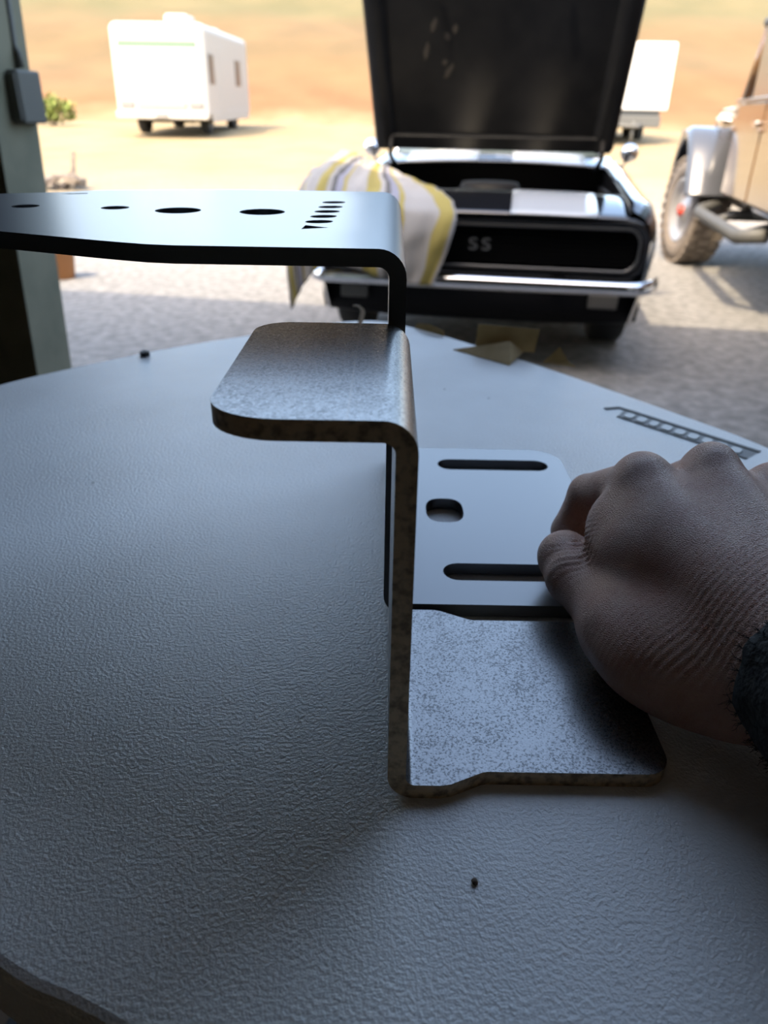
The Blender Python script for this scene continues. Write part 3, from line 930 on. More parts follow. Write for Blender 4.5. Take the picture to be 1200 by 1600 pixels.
# ------------------------------------------------------------------ small scraps on the table
def sheet(name, pts, thick, m, label, cat, group=None):
    pts = [Vector(p) for p in pts]
    n = len(pts)
    nn = (pts[1] - pts[0]).cross(pts[2] - pts[0]).normalized()
    V = [p for p in pts] + [p + nn * thick for p in pts]
    c = Vector((sum(p.x for p in pts) / n, sum(p.y for p in pts) / n, min(p.z for p in pts)))
    V = [v - c for v in V]
    F = [tuple(range(n))[::-1], tuple(range(n, 2 * n))] + [(i, (i + 1) % n, n + (i + 1) % n, n + i) for i in range(n)]
    o = mk(name, V, F, m)
    bm = bmesh.new(); bm.from_mesh(o.data); bmesh.ops.recalc_face_normals(bm, faces=bm.faces); bm.to_mesh(o.data); bm.free()
    o.location = c
    tag(o, label, cat, group)
    return o
def scraps():
    z = T + 0.0004
    G = 'brown paper scraps at the rim of the table'
    # standing folded piece with a flap pointing towards the eye
    root = empty('paper_scrap', (0.125, 0.775, T))
    tag(root, 'largest brown paper scrap, folded upright with a pointed flap, on the table rim', 'paper scrap', G)
    def sub(name, pts):
        o = sheet(name, pts, 0.0005, M_card, None, None)
        o.location = Vector(o.location) - Vector((0.125, 0.775, T)); o.parent = root
    sub('upright_leaf', [(0.097, 0.800, z + 0.002), (0.160, 0.790, z + 0.0005), (0.163, 0.790, z + 0.026), (0.098, 0.800, z + 0.028)])
    sub('pointed_flap', [(0.072, 0.797, z), (0.126, 0.742, z), (0.146, 0.779, z + 0.004), (0.130, 0.775, z + 0.016)])
    r2 = sheet('paper_scrap', [(0.163, 0.755, z), (0.194, 0.7395, z), (0.187, 0.748, z + 0.004), (0.179, 0.757, z + 0.016)], 0.0005, M_card,
          'small triangular brown paper scrap standing on the table rim', 'paper scrap', G)
    sheet('paper_scrap', [(0.033, 0.889, z), (0.066, 0.852, z), (0.066, 0.855, z + 0.006), (0.050, 0.873, z + 0.009), (0.036, 0.889, z + 0.006)], 0.0005, M_card,
          'low brown paper scrap at the far tip of the table behind the brackets', 'paper scrap', G)
    # wood shaving curl
    p = [(-0.0335, 0.9000, T + 0.001), (-0.031, 0.9000, T + 0.010), (-0.030, 0.8990, T + 0.018), (-0.034, 0.898, T + 0.023), (-0.040, 0.898, T + 0.024)]
    pts = spline(p, 6, False)
    rings = []
    for i, q in enumerate(pts):
        wd = 0.0030 * (1 - 0.35 * i / len(pts))
        rings.append([q + Vector((-wd, 0, 0)), q + Vector((wd, 0.001, 0))])
    base = Vector((-0.0335, 0.9, T))
    o = loft('wood_shaving', [[v - base for v in r] for r in rings], M_shaving, None, thick=0.0012)
    o.location = base
    tag(o, 'pale curled wood shaving standing on the table behind the bare bracket', 'wood shaving')
    # nut on the rim
    root = empty('hex_nut', (-0.252, 0.755, T))
    tag(root, 'tiny dark hex nut lying near the table rim', 'nut')
    V, F = [], []
    for r, zz in ((0.0052, 0.0), (0.0052, 0.005), (0.0026, 0.005), (0.0026, 0.0)):
        for k in range(6):
            an = math.pi / 3 * k; V.append((r * math.cos(an), r * math.sin(an), zz))
    for i in range(4):
        j = (i + 1) % 4
        for k in range(6): F.append((i * 6 + k, i * 6 + (k + 1) % 6, j * 6 + (k + 1) % 6, j * 6 + k))
    mk('nut_body', V, F, M_darkmetal, root)
    # crumb of dirt in front of the bracket
    bm = bmesh.new(); bmesh.ops.create_icosphere(bm, subdivisions=2, radius=0.0012)
    for v in bm.verts: v.co *= 1 + 0.35 * noise.noise(v.co * 900); v.co.z *= 0.7
    o = bm_obj('crumb', bm, mat('dirt', (0.14, 0.10, 0.07), 0.9)); o.location = (0.032, 0.158, T + 0.0008)
    tag(o, 'tiny brown dirt crumb on the table in front of the bare bracket', 'crumb')
    # dark hose on the floor
    hp = spline([(-0.56, 0.60, 0.014), (-0.54, 0.66, 0.014), (-0.50, 0.69, 0.014), (-0.47, 0.65, 0.014), (-0.42, 0.62, 0.014), (-0.30, 0.64, 0.014), (-0.15, 0.55, 0.014)], 6, False)
    o = tube('air_hose', hp, 0.013, M_rubber)
    tag(o, 'dark rubber hose lying on the brown floor below the table', 'hose')
scraps()

# ------------------------------------------------------------------ the black car with its hood up
def add_wheel(parent, name, loc, rad, wid, m_tyre, m_rim, cap=None, rot=0.0, n=40, lugs=False, side=1):
    root = empty(name, loc, rot); root.parent = parent
    hw = wid / 2
    prof = [(rad * 0.62, -hw * 0.9), (rad * 0.80, -hw), (rad * 0.93, -hw * 0.95), (rad, -hw * 0.78), (rad, hw * 0.78), (rad * 0.93, hw * 0.95), (rad * 0.80, hw), (rad * 0.62, hw * 0.9)]
    lathe('tyre', prof, m_tyre, root, n)
    rp = [(0.0, -hw * 0.5), (rad * 0.62, -hw * 0.5), (rad * 0.63, -hw * 0.92), (rad * 0.58, -hw * 0.92), (rad * 0.55, -hw * 0.6), (rad * 0.22, -hw * 0.55), (rad * 0.2, -hw * 0.75), (0.0, -hw * 0.75)]
    rp = [(r, a * side) for r, a in rp]
    rim = lathe('rim', rp, m_rim, root, 24)
    if cap:
        lathe('hub_cap', [(0.0, -hw * 0.98 * side), (rad * 0.10, -hw * 0.96 * side), (rad * 0.12, -hw * 0.74 * side), (0.0, -hw * 0.74 * side)], cap, root, 16)
    if lugs:
        V, F = [], []
        for k in range(30):
            for row in (-1, 0, 1):
                a0 = 2 * math.pi * (k + (0.5 if row == 0 else 0)) / 30
                da = 0.075
                x0, x1 = [(-hw * 1.0, -hw * 0.42), (-hw * 0.30, hw * 0.30), (hw * 0.42, hw * 1.0)][row + 1]
                b0 = len(V)
                for r_ in (rad * 0.97, rad * 1.035):
                    for x, a in ((x0, a0 - da), (x1, a0 - da), (x1, a0 + da), (x0, a0 + da)):
                        V.append((x, r_ * math.cos(a), r_ * math.sin(a)))
                F += [(b0 + 4, b0 + 5, b0 + 6, b0 + 7), (b0, b0 + 1, b0 + 5, b0 + 4), (b0 + 1, b0 + 2, b0 + 6, b0 + 5), (b0 + 2, b0 + 3, b0 + 7, b0 + 6), (b0 + 3, b0, b0 + 4, b0 + 7)]
        tr = mk('tread', V, F, m_tyre, root)
    return root

CAR_LOC, CAR_RZ, CAR_S = (0.475, 4.10, 0.0), R(-9), 1.035
def car():
    root = empty('car', CAR_LOC, CAR_RZ)
    root.scale = (CAR_S,) * 3
    tag(root, 'black classic coupe with its hood raised and white stripes, parked nose to the shop', 'car')
    # front fenders
    for s in (-1, 1):
        rings = []
        for i in range(36):
            y = 0.06 + i * (1.80 - 0.06) / 35
            w_ = 0.905 - 0.10 * max(0, (0.30 - y) / 0.30) ** 2
            zt = 0.855 + 0.125 * min(1, max(0, (y - 0.05) / 1.7)) - 0.05 * max(0, (0.20 - y) / 0.2) ** 2
            zb = 0.26
            if abs(y - 0.84) < 0.385:
                zb = max(zb, 0.33 + math.sqrt(0.385 ** 2 - (y - 0.84) ** 2))
            prof = [(w_ - 0.05, 0.26), (w_ - 0.015, 0.42), (w_, 0.58), (w_ + 0.004, 0.68), (w_ - 0.012, 0.76), (w_ - 0.045, zt - 0.035), (w_ - 0.10, zt - 0.004), (0.74, zt), (0.725, zt - 0.02), (0.72, zt - 0.14)]
            rings.append([(s * x, y, max(z, zb)) for x, z in prof])
        if s < 0: rings = [r[::-1] for r in rings]
        loft('fender', rings, M_paint, root)
        # nose cap closing the fender down to the bumper
        y = 0.06
        prof = [(0.72, 0.30), (0.78, 0.30), (0.80, 0.42), (0.805, 0.60), (0.79, 0.74), (0.76, 0.775), (0.72, 0.78)]
    # header panel between hood gap and grille
    rings = []
    for i in range(9):
        t = i / 8
        y = 0.03 + 0.47 * t
        z = 0.795 + 0.075 * math.sin(t * math.pi / 2) * 1.0
        rings.append([(x, y + 0.03 * (abs(x) / 0.78) ** 3 * (1 - t), z - 0.012 * (x / 0.78) ** 2) for x in np.linspace(-0.80 + 0.06 * t, 0.80 - 0.06 * t, 19)])
    loft('header_panel', [[(x, y, z) for x, y, z in r] for r in rings], M_paint, root, thick=0.006)
    for s in (-1, 1):
        rr = []
        for i in range(9):
            t = i / 8
            y = 0.03 + 0.465 * t
            z = 0.795 + 0.075 * math.sin(t * math.pi / 2)
            rr.append([(s * x, y + 0.03 * (x / 0.78) ** 3 * (1 - t), z - 0.012 * (x / 0.78) ** 2 + 0.0065) for x in np.linspace(0.145 if s > 0 else 0.27, 0.575, 7)])
        if s < 0: rr = [r[::-1] for r in rr]
        loft('stripe', rr, M_stripe, root, thick=0.003)
    # grille surround: rounded frame with a recessed opening
    def rrect(hw, z0, z1, r, y, n=7):
        pts = []
        for cx, cz, a0 in ((hw - r, z1 - r, 0), (-hw + r, z1 - r, 90), (-hw + r, z0 + r, 180), (hw - r, z0 + r, 270)):
            for k in range(n + 1):
                a = R(a0 + 90 * k / n)
                x = cx + r * math.cos(a)
                pts.append((x, y + 0.05 * (abs(x) / 0.85) ** 3, cz + r * math.sin(a)))
        return pts
    fr = [rrect(0.865, 0.475, 0.800, 0.10, 0.10), rrect(0.865, 0.485, 0.795, 0.10, 0.04), rrect(0.835, 0.505, 0.775, 0.09, 0.015),
          rrect(0.800, 0.535, 0.745, 0.075, 0.02), rrect(0.790, 0.545, 0.738, 0.07, 0.12)]
    loft('grille_frame', fr, M_paint, root, True)
    tr = [rrect(0.806, 0.531, 0.749, 0.078, 0.012), rrect(0.798, 0.539, 0.741, 0.073, 0.008), rrect(0.792, 0.545, 0.735, 0.07, 0.016)]
    loft('grille_trim', tr, mat('dull_trim', (0.12, 0.12, 0.12), 0.4, 0.8), root, True)
    box('grille_back', (-0.80, 0.125, 0.52), (0.80, 0.135, 0.76), M_grille, root)
    for k in range(8):
        z = 0.562 + k * 0.0225
        box('grille_bar', (-0.785, 0.085, z), (0.785, 0.12, z + 0.006), M_grille, root)
    # badge lettering
    cu = bpy.data.curves.new('badge_text', 'FONT'); cu.body = 'SS'; cu.size = 0.085; cu.extrude = 0.006; cu.align_x = 'CENTER'; cu.space_character = 1.25
    to = bpy.data.objects.new('badge_tmp', cu); COL.objects.link(to)
    dg = bpy.context.evaluated_depsgraph_get()
    me = bpy.data.meshes.new_from_object(to.evaluated_get(dg)); bpy.data.objects.remove(to)
    bo = bpy.data.objects.new('badge', me); COL.objects.link(bo); me.materials.clear(); me.materials.append(M_dull)
    bo.parent = root; bo.location = (0.0, 0.078, 0.615); bo.rotation_euler = (R(90), 0, 0); bo.scale = (1.35, 1, 1)
    # bumper: curved chrome blade
    rings = []
    for x in np.linspace(-0.925, 0.925, 41):
        t = abs(x) / 0.925
        y = 0.0 + 0.02 * t ** 2 + 0.16 * max(0, (t - 0.86) / 0.14) ** 2
        h_ = 0.038 - 0.004 * t
        zc = 0.470
        ring = [(0.03, -h_), (0.006, -h_ * 0.85), (-0.008, -h_ * 0.4), (-0.010, 0.0), (-0.004, h_ * 0.5), (0.012, h_ * 0.9), (0.035, h_)]
        rings.append([(x, y + a - 0.06, zc + b) for a, b in ring])
    loft('bumper', rings, M_chrome, root, thick=0.004)
    for x in (-0.42, 0.42):
        box('bumper_bracket', (x - 0.03, -0.03, 0.44), (x + 0.03, 0.12, 0.50), M_grille, root)
    # valance under the bumper and lamps
    rings = []
    for x in np.linspace(-0.86, 0.86, 25):
        t = abs(x) / 0.86
        yy = 0.02 + 0.10 * t ** 3
        rings.append([(x, yy + 0.06, 0.50), (x, yy + 0.04, 0.42), (x, yy + 0.05, 0.33), (x, yy + 0.09, 0.26), (x, yy + 0.18, 0.23)])
    loft('valance', rings, M_grille, root, thick=0.004)
    for s in (-1, 1):
        l_ = box('parking_lamp', (s * 0.66 - 0.075, 0.06, 0.345), (s * 0.66 + 0.075, 0.10, 0.415), M_lamp, root, 0.008)
    # inner bay
    box('radiator_support', (-0.70, 0.44, 0.45), (0.70, 0.50, 0.845), M_grille, root, 0.006)
    box('radiator_top', (-0.36, 0.50, 0.78), (0.36, 0.55, 0.85), M_engine, root, 0.01)
    box('bay_floor', (-0.70, 0.30, 0.24), (0.70, 1.75, 0.27), M_grille, root)
    box('engine_block', (-0.30, 0.62, 0.30), (0.30, 1.40, 0.74), M_engine, root, 0.03)
    for s in (-1, 1):
        box('valve_cover', (s * 0.24 - 0.07, 0.68, 0.72), (s * 0.24 + 0.07, 1.34, 0.80), M_dull, root, 0.02)
        box('inner_fender', (s * 0.715 - 0.01, 0.42, 0.27), (s * 0.715 + 0.01, 1.70, 0.83), M_grille, root)
        tube('hood_hinge', [(s * 0.66, 1.50, 0.93), (s * 0.67, 1.30, 1.00), (s * 0.67, 1.36, 1.12)], 0.016, M_grille, root)
    lathe('air_cleaner', [(0.0, 0.80), (0.18, 0.80), (0.185, 0.84), (0.17, 0.875), (0.05, 0.88), (0.0, 0.88)], M_grille, root, 28, 'Z', loc=(0, 1.0, 0))
    box('battery', (-0.62, 0.50, 0.60), (-0.42, 0.68, 0.80), M_grille, root, 0.01)
    box('firewall', (-0.72, 1.70, 0.27), (0.72, 1.74, 0.94), M_grille, root)
    tube('radiator_hose', [(0.2, 0.50, 0.80), (0.22, 0.58, 0.83), (0.12, 0.68, 0.80)], 0.022, M_rubber, root)
    # cowl panel in front of the windscreen with the stripes running over it
    def cowl(x, t): return (x, 1.56 + 0.30 * t + 0.0, 0.965 + 0.055 * t - 0.03 * (x / 0.8) ** 2)
    loft('cowl_panel', [[cowl(x, t) for x in np.linspace(-0.78, 0.78, 15)] for t in np.linspace(0, 1, 6)], M_paint, root, thick=0.005)
    for s in (-1, 1):
        rr = [[tuple(Vector(cowl(s * x, t)) + Vector((0, -0.002, 0.006))) for x in np.linspace(0.115, 0.60, 7)] for t in np.linspace(0.02, 1, 6)]
        if s < 0: rr = [r[::-1] for r in rr]
        loft('cowl_stripe', rr, M_stripe, root, thick=0.003)
        tube('wiper_arm', [(s * 0.32, 1.80, 1.03), (s * 0.20, 1.84, 1.045), (s * -0.08, 1.86, 1.05)], 0.008, M_chrome, root)
    # body behind the cowl
    rings = []
    for y, w_, zt, zb in ((1.80, .905, .955, .24), (2.3, .92, .96, .24), (2.9, .92, .955, .24), (3.45, .925, .97, .26), (3.9, .92, .965, .28), (4.4, .88, .93, .32), (4.62, .82, .88, .40), (4.68, .78, .80, .48)):
        half = [(w_ - .05, zb), (w_ - .01, .42), (w_, .58), (w_, .72), (w_ - .03, zt - .06), (w_ - .10, zt), (w_ - .30, zt + .012), (0.0, zt + .02)]
        rings.append([(x, y, z) for x, z in half] + [(-x, y, z) for x, z in half[:-1][::-1]])
    loft('rear_body', rings, M_paint, root, True, True)
    # cabin: glass band and roof
    def cab(y, w_, z): return [(-w_, y, z), (-w_ * .5, y - .02, z + .01), (0, y - .03, z + .012), (w_ * .5, y - .02, z + .01), (w_, y, z)]
    loft('windscreen', [cab(1.86, .70, 1.00), cab(2.14, .66, 1.16), cab(2.44, .60, 1.30)], M_glass, root, thick=0.005)
    loft('roof', [cab(2.42, .62, 1.30), cab(2.60, .63, 1.34), cab(3.05, .63, 1.35), cab(3.40, .60, 1.30)], M_paint, root, thick=0.02)
    loft('rear_window', [cab(3.40, .59, 1.29), cab(3.70, .64, 1.12), cab(3.92, .68, .98)], M_glass, root, thick=0.005)
    for s in (-1, 1):
        V = [(s * .71, 1.90, 1.0), (s * .63, 2.44, 1.30), (s * .64, 3.05, 1.345), (s * .61, 3.40, 1.29), (s * .70, 3.86, .98)]
        o = mk('side_window', V, [(0, 1, 2, 3, 4)] if s > 0 else [(4, 3, 2, 1, 0)], M_glass, root)
        md = o.modifiers.new('t', 'SOLIDIFY'); md.thickness = 0.006
        tube('windscreen_pillar', [(s * .72, 1.86, .98), (s * .64, 2.44, 1.31), (s * .645, 3.05, 1.35), (s * .62, 3.42, 1.30), (s * .71, 3.92, .97)], 0.018, M_chrome, root)
        # mirror
        mr = empty('door_mirror', (s * 0.93, 2.06, 1.02)); mr.parent = root
        lathe('mirror_head', [(0.0, -0.045), (0.05, -0.035), (0.062, 0.0), (0.06, 0.02), (0.0, 0.02)], M_chrome, mr, 20, 'Y')
        tube('mirror_stem', [(-s * 0.04, 0.0, -0.10), (-s * 0.015, 0.0, -0.05), (0, 0, 0)], 0.010, M_chrome, mr)
    for s in (-1, 1):
        for yy in (0.84, 3.60):
            add_wheel(root, 'wheel', (s * 0.775, yy, 0.325), 0.325, 0.21, M_rubber, M_dull, M_chrome, 0.0, side=-s)
    # hood, raised on its rear hinges, underside towards the shop
    hd = empty('hood', (-0.02, 1.40, 1.045)); hd.parent = root
    hd.rotation_euler = (R(-63), 0, 0)
    # local: y from 0 (hinge) to -1.30 (front lip); z up = outer skin
    def hw(t): return 0.765 + 0.035 * t
    rings = []
    for i in range(11):
        t = i / 10
        y = -1.30 * t
        z = 0.025 - 0.03 * max(0, (t - 0.9) / 0.1) ** 2
        rings.append([(x * hw(t), y + 0.02 * (1 - x * x) * (-1 if t > .95 else 0), z + 0.02 * (1 - x * x)) for x in np.linspace(-1, 1, 15)])
    loft('outer_skin', rings, M_paint, hd, thick=0.004)
    for s in (-1, 1):
        rr = [[(s * x, -1.29 * t, 0.031 + 0.02 * (1 - (x / 0.75) ** 2)) for x in (0.145, 0.36, 0.575)] for t in np.linspace(0.02, 0.98, 8)]
        if s < 0: rr = [r[::-1] for r in rr]
        loft('hood_stripe', rr, M_stripe, hd, thick=0.003)
    # inner pressing: perimeter frame, cross ribs and recessed panel
    box('inner_panel', (-0.66, -1.22, 0.008), (0.66, -0.06, 0.014), M_underhood, hd)
    for s in (-1, 1):
        loft('side_rail', [[(s * (hw(t) - 0.004), -1.29 * t, 0.022), (s * (hw(t) - 0.02), -1.29 * t, -0.022), (s * (hw(t) - 0.11), -1.29 * t, -0.026), (s * (hw(t) - 0.14), -1.29 * t, 0.008)] for t in np.linspace(0, 1, 6)], M_underhood, hd)
        box('hood_bumper', (s * 0.36 - 0.013, -0.985, -0.055), (s * 0.36 + 0.013, -0.88, -0.02), M_dull, hd, 0.004)
    for y0, y1 in ((-0.09, 0.0), (-1.30, -1.19)):
        box('cross_rail', (-0.70, y0, -0.022), (0.70, y1, 0.02), M_underhood, hd, 0.008)
    # small brownish patches, paler than the inner panel they lie on
    M_patch = mat('patch_brown', (0.020, 0.017, 0.014), 0.7)
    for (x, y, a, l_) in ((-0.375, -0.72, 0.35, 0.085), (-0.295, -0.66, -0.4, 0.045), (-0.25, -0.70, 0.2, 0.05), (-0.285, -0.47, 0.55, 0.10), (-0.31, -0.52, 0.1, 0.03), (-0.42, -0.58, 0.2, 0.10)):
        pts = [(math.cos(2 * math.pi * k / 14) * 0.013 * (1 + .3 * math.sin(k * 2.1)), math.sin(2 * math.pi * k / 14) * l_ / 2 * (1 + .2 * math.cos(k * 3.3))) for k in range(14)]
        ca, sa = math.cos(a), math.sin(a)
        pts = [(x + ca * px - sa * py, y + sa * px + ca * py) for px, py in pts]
        poly_solid('pale_patch', pts, 0.0062, 0.0082, M_patch, hd)
    return root
car_root = car()

# striped towel over the left front corner
def towel():
    c, s = math.cos(CAR_RZ), math.sin(CAR_RZ)
    ctrl = [  # rows from the back of the fender to the hanging hem; columns outer side to the middle
        [(-0.985, 0.95, 0.97), (-0.90, 0.98, 1.03), (-0.76, 0.98, 0.98), (-0.64, 0.95, 0.95), (-0.50, 0.86, 0.90)],
        [(-1.000, 0.55, 0.90), (-0.91, 0.60, 0.99), (-0.76, 0.62, 0.965), (-0.58, 0.60, 0.92), (-0.36, 0.56, 0.885)],
        [(-1.010, 0.20, 0.80), (-0.92, 0.22, 0.94), (-0.74, 0.24, 0.91), (-0.50, 0.26, 0.875), (-0.24, 0.30, 0.862)],
        [(-1.000, -0.02, 0.66), (-0.90, 0.00, 0.86), (-0.72, 0.00, 0.835), (-0.46, -0.01, 0.822), (-0.13, 0.01, 0.818)],
        [(-0.985, -0.10, 0.52), (-0.90, -0.10, 0.70), (-0.72, -0.10, 0.70), (-0.46, -0.085, 0.68), (-0.13, -0.075, 0.70)],
        [(-0.965, -0.10, 0.30), (-0.88, -0.11, 0.45), (-0.74, -0.105, 0.55), (-0.44, -0.095, 0.475), (-0.22, -0.09, 0.455)],
    ]
    # interpolate
    rows = [spline(r, 10, False) for r in ctrl]
    nc = len(rows[0])
    cols = [spline([rows[i][k] for i in range(len(rows))], 9, False) for k in range(nc)]
    nr = len(cols[0])
    V, UV = [], []
    for i in range(nr):
        for k in range(nc):
            p = cols[k][i].copy()
            fold = 0.022 * math.sin(k / nc * 2 * math.pi * 5 + i * 0.12) * (0.3 + 0.7 * i / nr)
            nz = noise.noise(Vector((k * 0.22, i * 0.2, 3.0))) * 0.03
            if i > nr * 0.55: p.y -= abs(fold) + abs(nz) * 0.7
            else: p.z += abs(fold) * 0.7 + abs(nz)
            V.append((p.x * 1.0, p.y, p.z))
            UV.append((k / (nc - 1), i / (nr - 1)))
    F = [(i * nc + k, i * nc + k + 1, (i + 1) * nc + k + 1, (i + 1) * nc + k) for i in range(nr - 1) for k in range(nc - 1)]
    m = mat('striped_towel', (0.6, 0.57, 0.5), 0.95)
    n, l, b = nodes_of(m)
    uv = n.new('ShaderNodeUVMap'); sx = n.new('ShaderNodeSeparateXYZ'); l.new(uv.outputs[0], sx.inputs[0])
    nz_ = n.new('ShaderNodeTexNoise'); nz_.inputs['Scale'].default_value = 4; l.new(uv.outputs[0], nz_.inputs['Vector'])
    mu = n.new('ShaderNodeMath'); mu.operation = 'MULTIPLY_ADD'; mu.inputs[1].default_value = 0.06; l.new(nz_.outputs['Fac'], mu.inputs[0]); l.new(sx.outputs[0], mu.inputs[2])
    m2 = n.new('ShaderNodeMath'); m2.operation = 'MULTIPLY'; m2.inputs[1].default_value = 3.5; l.new(mu.outputs[0], m2.inputs[0])
    fr = n.new('ShaderNodeMath'); fr.operation = 'FRACT'; l.new(m2.outputs[0], fr.inputs[0])
    r = n.new('ShaderNodeValToRGB'); r.color_ramp.interpolation = 'CONSTANT'
    e = r.color_ramp.elements
    W_, Y_, G_, B_ = (0.33, 0.31, 0.29, 1), (0.31, 0.25, 0.07, 1), (0.10, 0.095, 0.09, 1), (0.24, 0.235, 0.28, 1)
    e[0].position = 0; e[0].color = W_
    e[1].position = 0.30; e[1].color = Y_
    for p_, c_ in ((0.52, W_), (0.62, G_), (0.72, B_), (0.86, Y_), (0.93, W_)):
        q = e.new(p_); q.color = c_
    l.new(fr.outputs[0], r.inputs[0]); l.new(r.outputs[0], b.inputs['Base Color'])
    o = mk('towel', V, F, m, None, True)
    ul = o.data.uv_layers.new(name='UVMap')
    for lp in o.data.loops: ul.data[lp.index].uv = UV[lp.vertex_index]
    md = o.modifiers.new('thickness', 'SOLIDIFY'); md.thickness = 0.006; md.offset = 1
    o.location = CAR_LOC; o.rotation_euler = (0, 0, CAR_RZ); o.scale = (CAR_S,) * 3
    tag(o, 'yellow and white striped towel draped over the front corner of the black car', 'towel')
towel()

# ------------------------------------------------------------------ lifted bronze off-road truck on the right
def truck():
    root = empty('truck', (3.04, 7.95, 0.0), R(-11.3))
    tag(root, 'bronze off-road truck with big dusty tyres and grey fender flares', 'truck')
    # local: y forward (away from the shop), x to its right, origin under the near front wheel
    for (x, y) in ((0, 0), (1.58, 0), (0, -5.2), (1.58, -5.2)):
        add_wheel(root, 'wheel', (x, y, 0.49), 0.475, 0.32, M_mudtyre, M_wheel, M_red, R(11) if y == 0 else 0.0, lugs=True, side=1 if x < 0.5 else -1)
    # hood and grille
    hood = [[(0.20, y, 1.02), (0.16, y, 1.30), (0.20, y, z), (0.79, y, z + 0.03), (1.38, y, z), (1.42, y, 1.30), (1.38, y, 1.02)] for y, z in ((-1.0, 1.44), (-0.3, 1.42), (0.62, 1.385), (0.70, 1.34))]
    loft('engine_hood', hood, M_bronze, root, False, False, thick=0.01)
    box('grille', (0.18, 0.66, 0.78), (1.40, 0.72, 1.36), M_bronze, root, 0.02)
    for s in (0.34, 1.24):
        lathe('headlamp', [(0.0, 0.70), (0.10, 0.70), (0.105, 0.74), (0.0, 0.75)], M_lamp, root, 20, 'Y', loc=(s, 0, 1.12))
    box('engine_bay', (0.22, -0.95, 0.70), (1.36, 0.66, 1.30), M_grille, root)
    box('front_bumper', (-0.05, 0.78, 0.60), (1.63, 0.96, 0.82), M_darktrim, root, 0.03)
    box('bumper_end', (-0.17, 0.76, 0.62), (0.0, 0.88, 0.80), M_darktrim, root, 0.02)
    box('marker_lamp', (-0.16, 0.50, 1.04), (-0.08, 0.62, 1.20), M_darktrim, root, 0.01)
    # fender flares
    for x0, x1, yc in ((-0.21, 0.22, 0.0), (1.36, 1.79, 0.0), (-0.21, 0.22, -5.2), (1.36, 1.79, -5.2)):
        prof = []
        for a, rr_ in ((16, 0.66), (26, 0.64), (40, 0.65), (60, 0.70), (80, 0.735), (100, 0.735), (125, 0.70), (150, 0.66), (172, 0.66)):
            prof.append((-rr_ * math.cos(R(a)) * 0.98, 0.49 + rr_ * math.sin(R(a))))
        prof = [(p.x, p.y) for p in spline([(a, b, 0) for a, b in prof], 4, False)]
        rings = []
        sgn = -1 if x0 < 0.5 else 1
        xs = (x1, x0 + 0.05, x0, x0 + 0.01) if x0 < 0.5 else (x0, x1 - 0.05, x1, x1 - 0.01)
        for y, z in prof:
            d = Vector((y, z - 0.49)).normalized()
            rings.append([(xs[0], y + yc, z), (xs[1], y + yc, z), (xs[2], y + yc - d.x * 0.03, z - d.y * 0.03), (xs[3], y + yc - d.x * 0.10, z - d.y * 0.10)])
        loft('fender_flare', rings, M_flare, root, thick=0.012)
    # tub, doors and cabin
    tub = []
    for y in (-1.0, -1.05, -2.3, -3.6, -6.2):
        tub.append([(0.14, y, 0.66), (0.06, y, 0.72), (0.02, y, 0.95), (0.02, y, 1.28), (0.06, y, 1.42), (1.52, y, 1.42), (1.56, y, 1.28), (1.56, y, 0.95), (1.52, y, 0.72), (1.44, y, 0.66)])
    loft('body_tub', tub, M_bronze, root, True, True)
    for k, (ya, yb) in enumerate(((-1.10, -2.02), (-2.06, -2.90))):
        d = box('door', (0.000, yb, 0.74), (0.022, ya, 1.40), M_bronze, root, 0.008)
        h_ = box('door_handle', (-0.028, yb + 0.06, 1.24), (-0.004, yb + 0.20, 1.275), M_chrome, d, 0.006)
        tube('door_hinge', [(-0.006, ya - 0.02, 1.22), (-0.006, ya + 0.04, 1.22)], 0.014, M_bronze, d)
    box('belt_trim', (-0.012, -6.15, 1.405), (0.03, -1.02, 1.435), M_flare, root, 0.006)
    box('hood_side_trim', (0.150, -0.98, 1.355), (0.178, 0.55, 1.378), M_flare, root, 0.004)
    box('hood_latch', (0.12, 0.10, 1.25), (0.17, 0.22, 1.30), M_chrome, root, 0.008)
    # windscreen frame, roof
    for x in (0.06, 1.52):
        tube('windscreen_pillar', [(x, -1.00, 1.42), (x + (0.03 if x < 1 else -0.03), -1.22, 1.92)], 0.038, M_bronze, root, 8)
        tube('rear_pillar', [(x, -2.05, 1.42), (x, -2.05, 1.92)], 0.035, M_bronze, root, 8)
        tube('rear_pillar', [(x, -4.0, 1.42), (x, -3.9, 1.92)], 0.035, M_bronze, root, 8)
    mk('windscreen', [(0.09, -1.01, 1.43), (1.49, -1.01, 1.43), (1.46, -1.22, 1.90), (0.12, -1.22, 1.90)], [(0, 1, 2, 3)], M_glass, root)
    for x in (0.055, 1.525):
        for ya, yb in ((-1.28, -2.0), (-2.1, -3.86)):
            box('side_glass', (x - 0.003, yb, 1.43), (x + 0.003, ya, 1.92), M_glass, root)
    box('roof', (0.04, -4.0, 1.92), (1.54, -1.15, 1.98), M_darktrim, root, 0.02)
    # side step with brackets
    tube('side_step', [(0.10, -0.55, 0.60), (-0.06, -0.66, 0.56), (-0.09, -0.80, 0.55), (-0.09, -2.45, 0.55), (0.06, -2.60, 0.58)], 0.050, M_darktrim, root, 12)
    for y in (-1.25, -2.2):
        tube('step_bracket', [(-0.08, y, 0.52), (0.25, y, 0.62)], 0.028, M_darktrim, root)
    box('chassis_rail', (0.35, -6.0, 0.55), (0.45, 0.8, 0.66), M_darktrim, root)
    box('chassis_rail', (1.13, -6.0, 0.55), (1.23, 0.8, 0.66), M_darktrim, root)
    tube('axle', [(0.1, 0, 0.46), (1.48, 0, 0.46)], 0.05, M_darktrim, root)
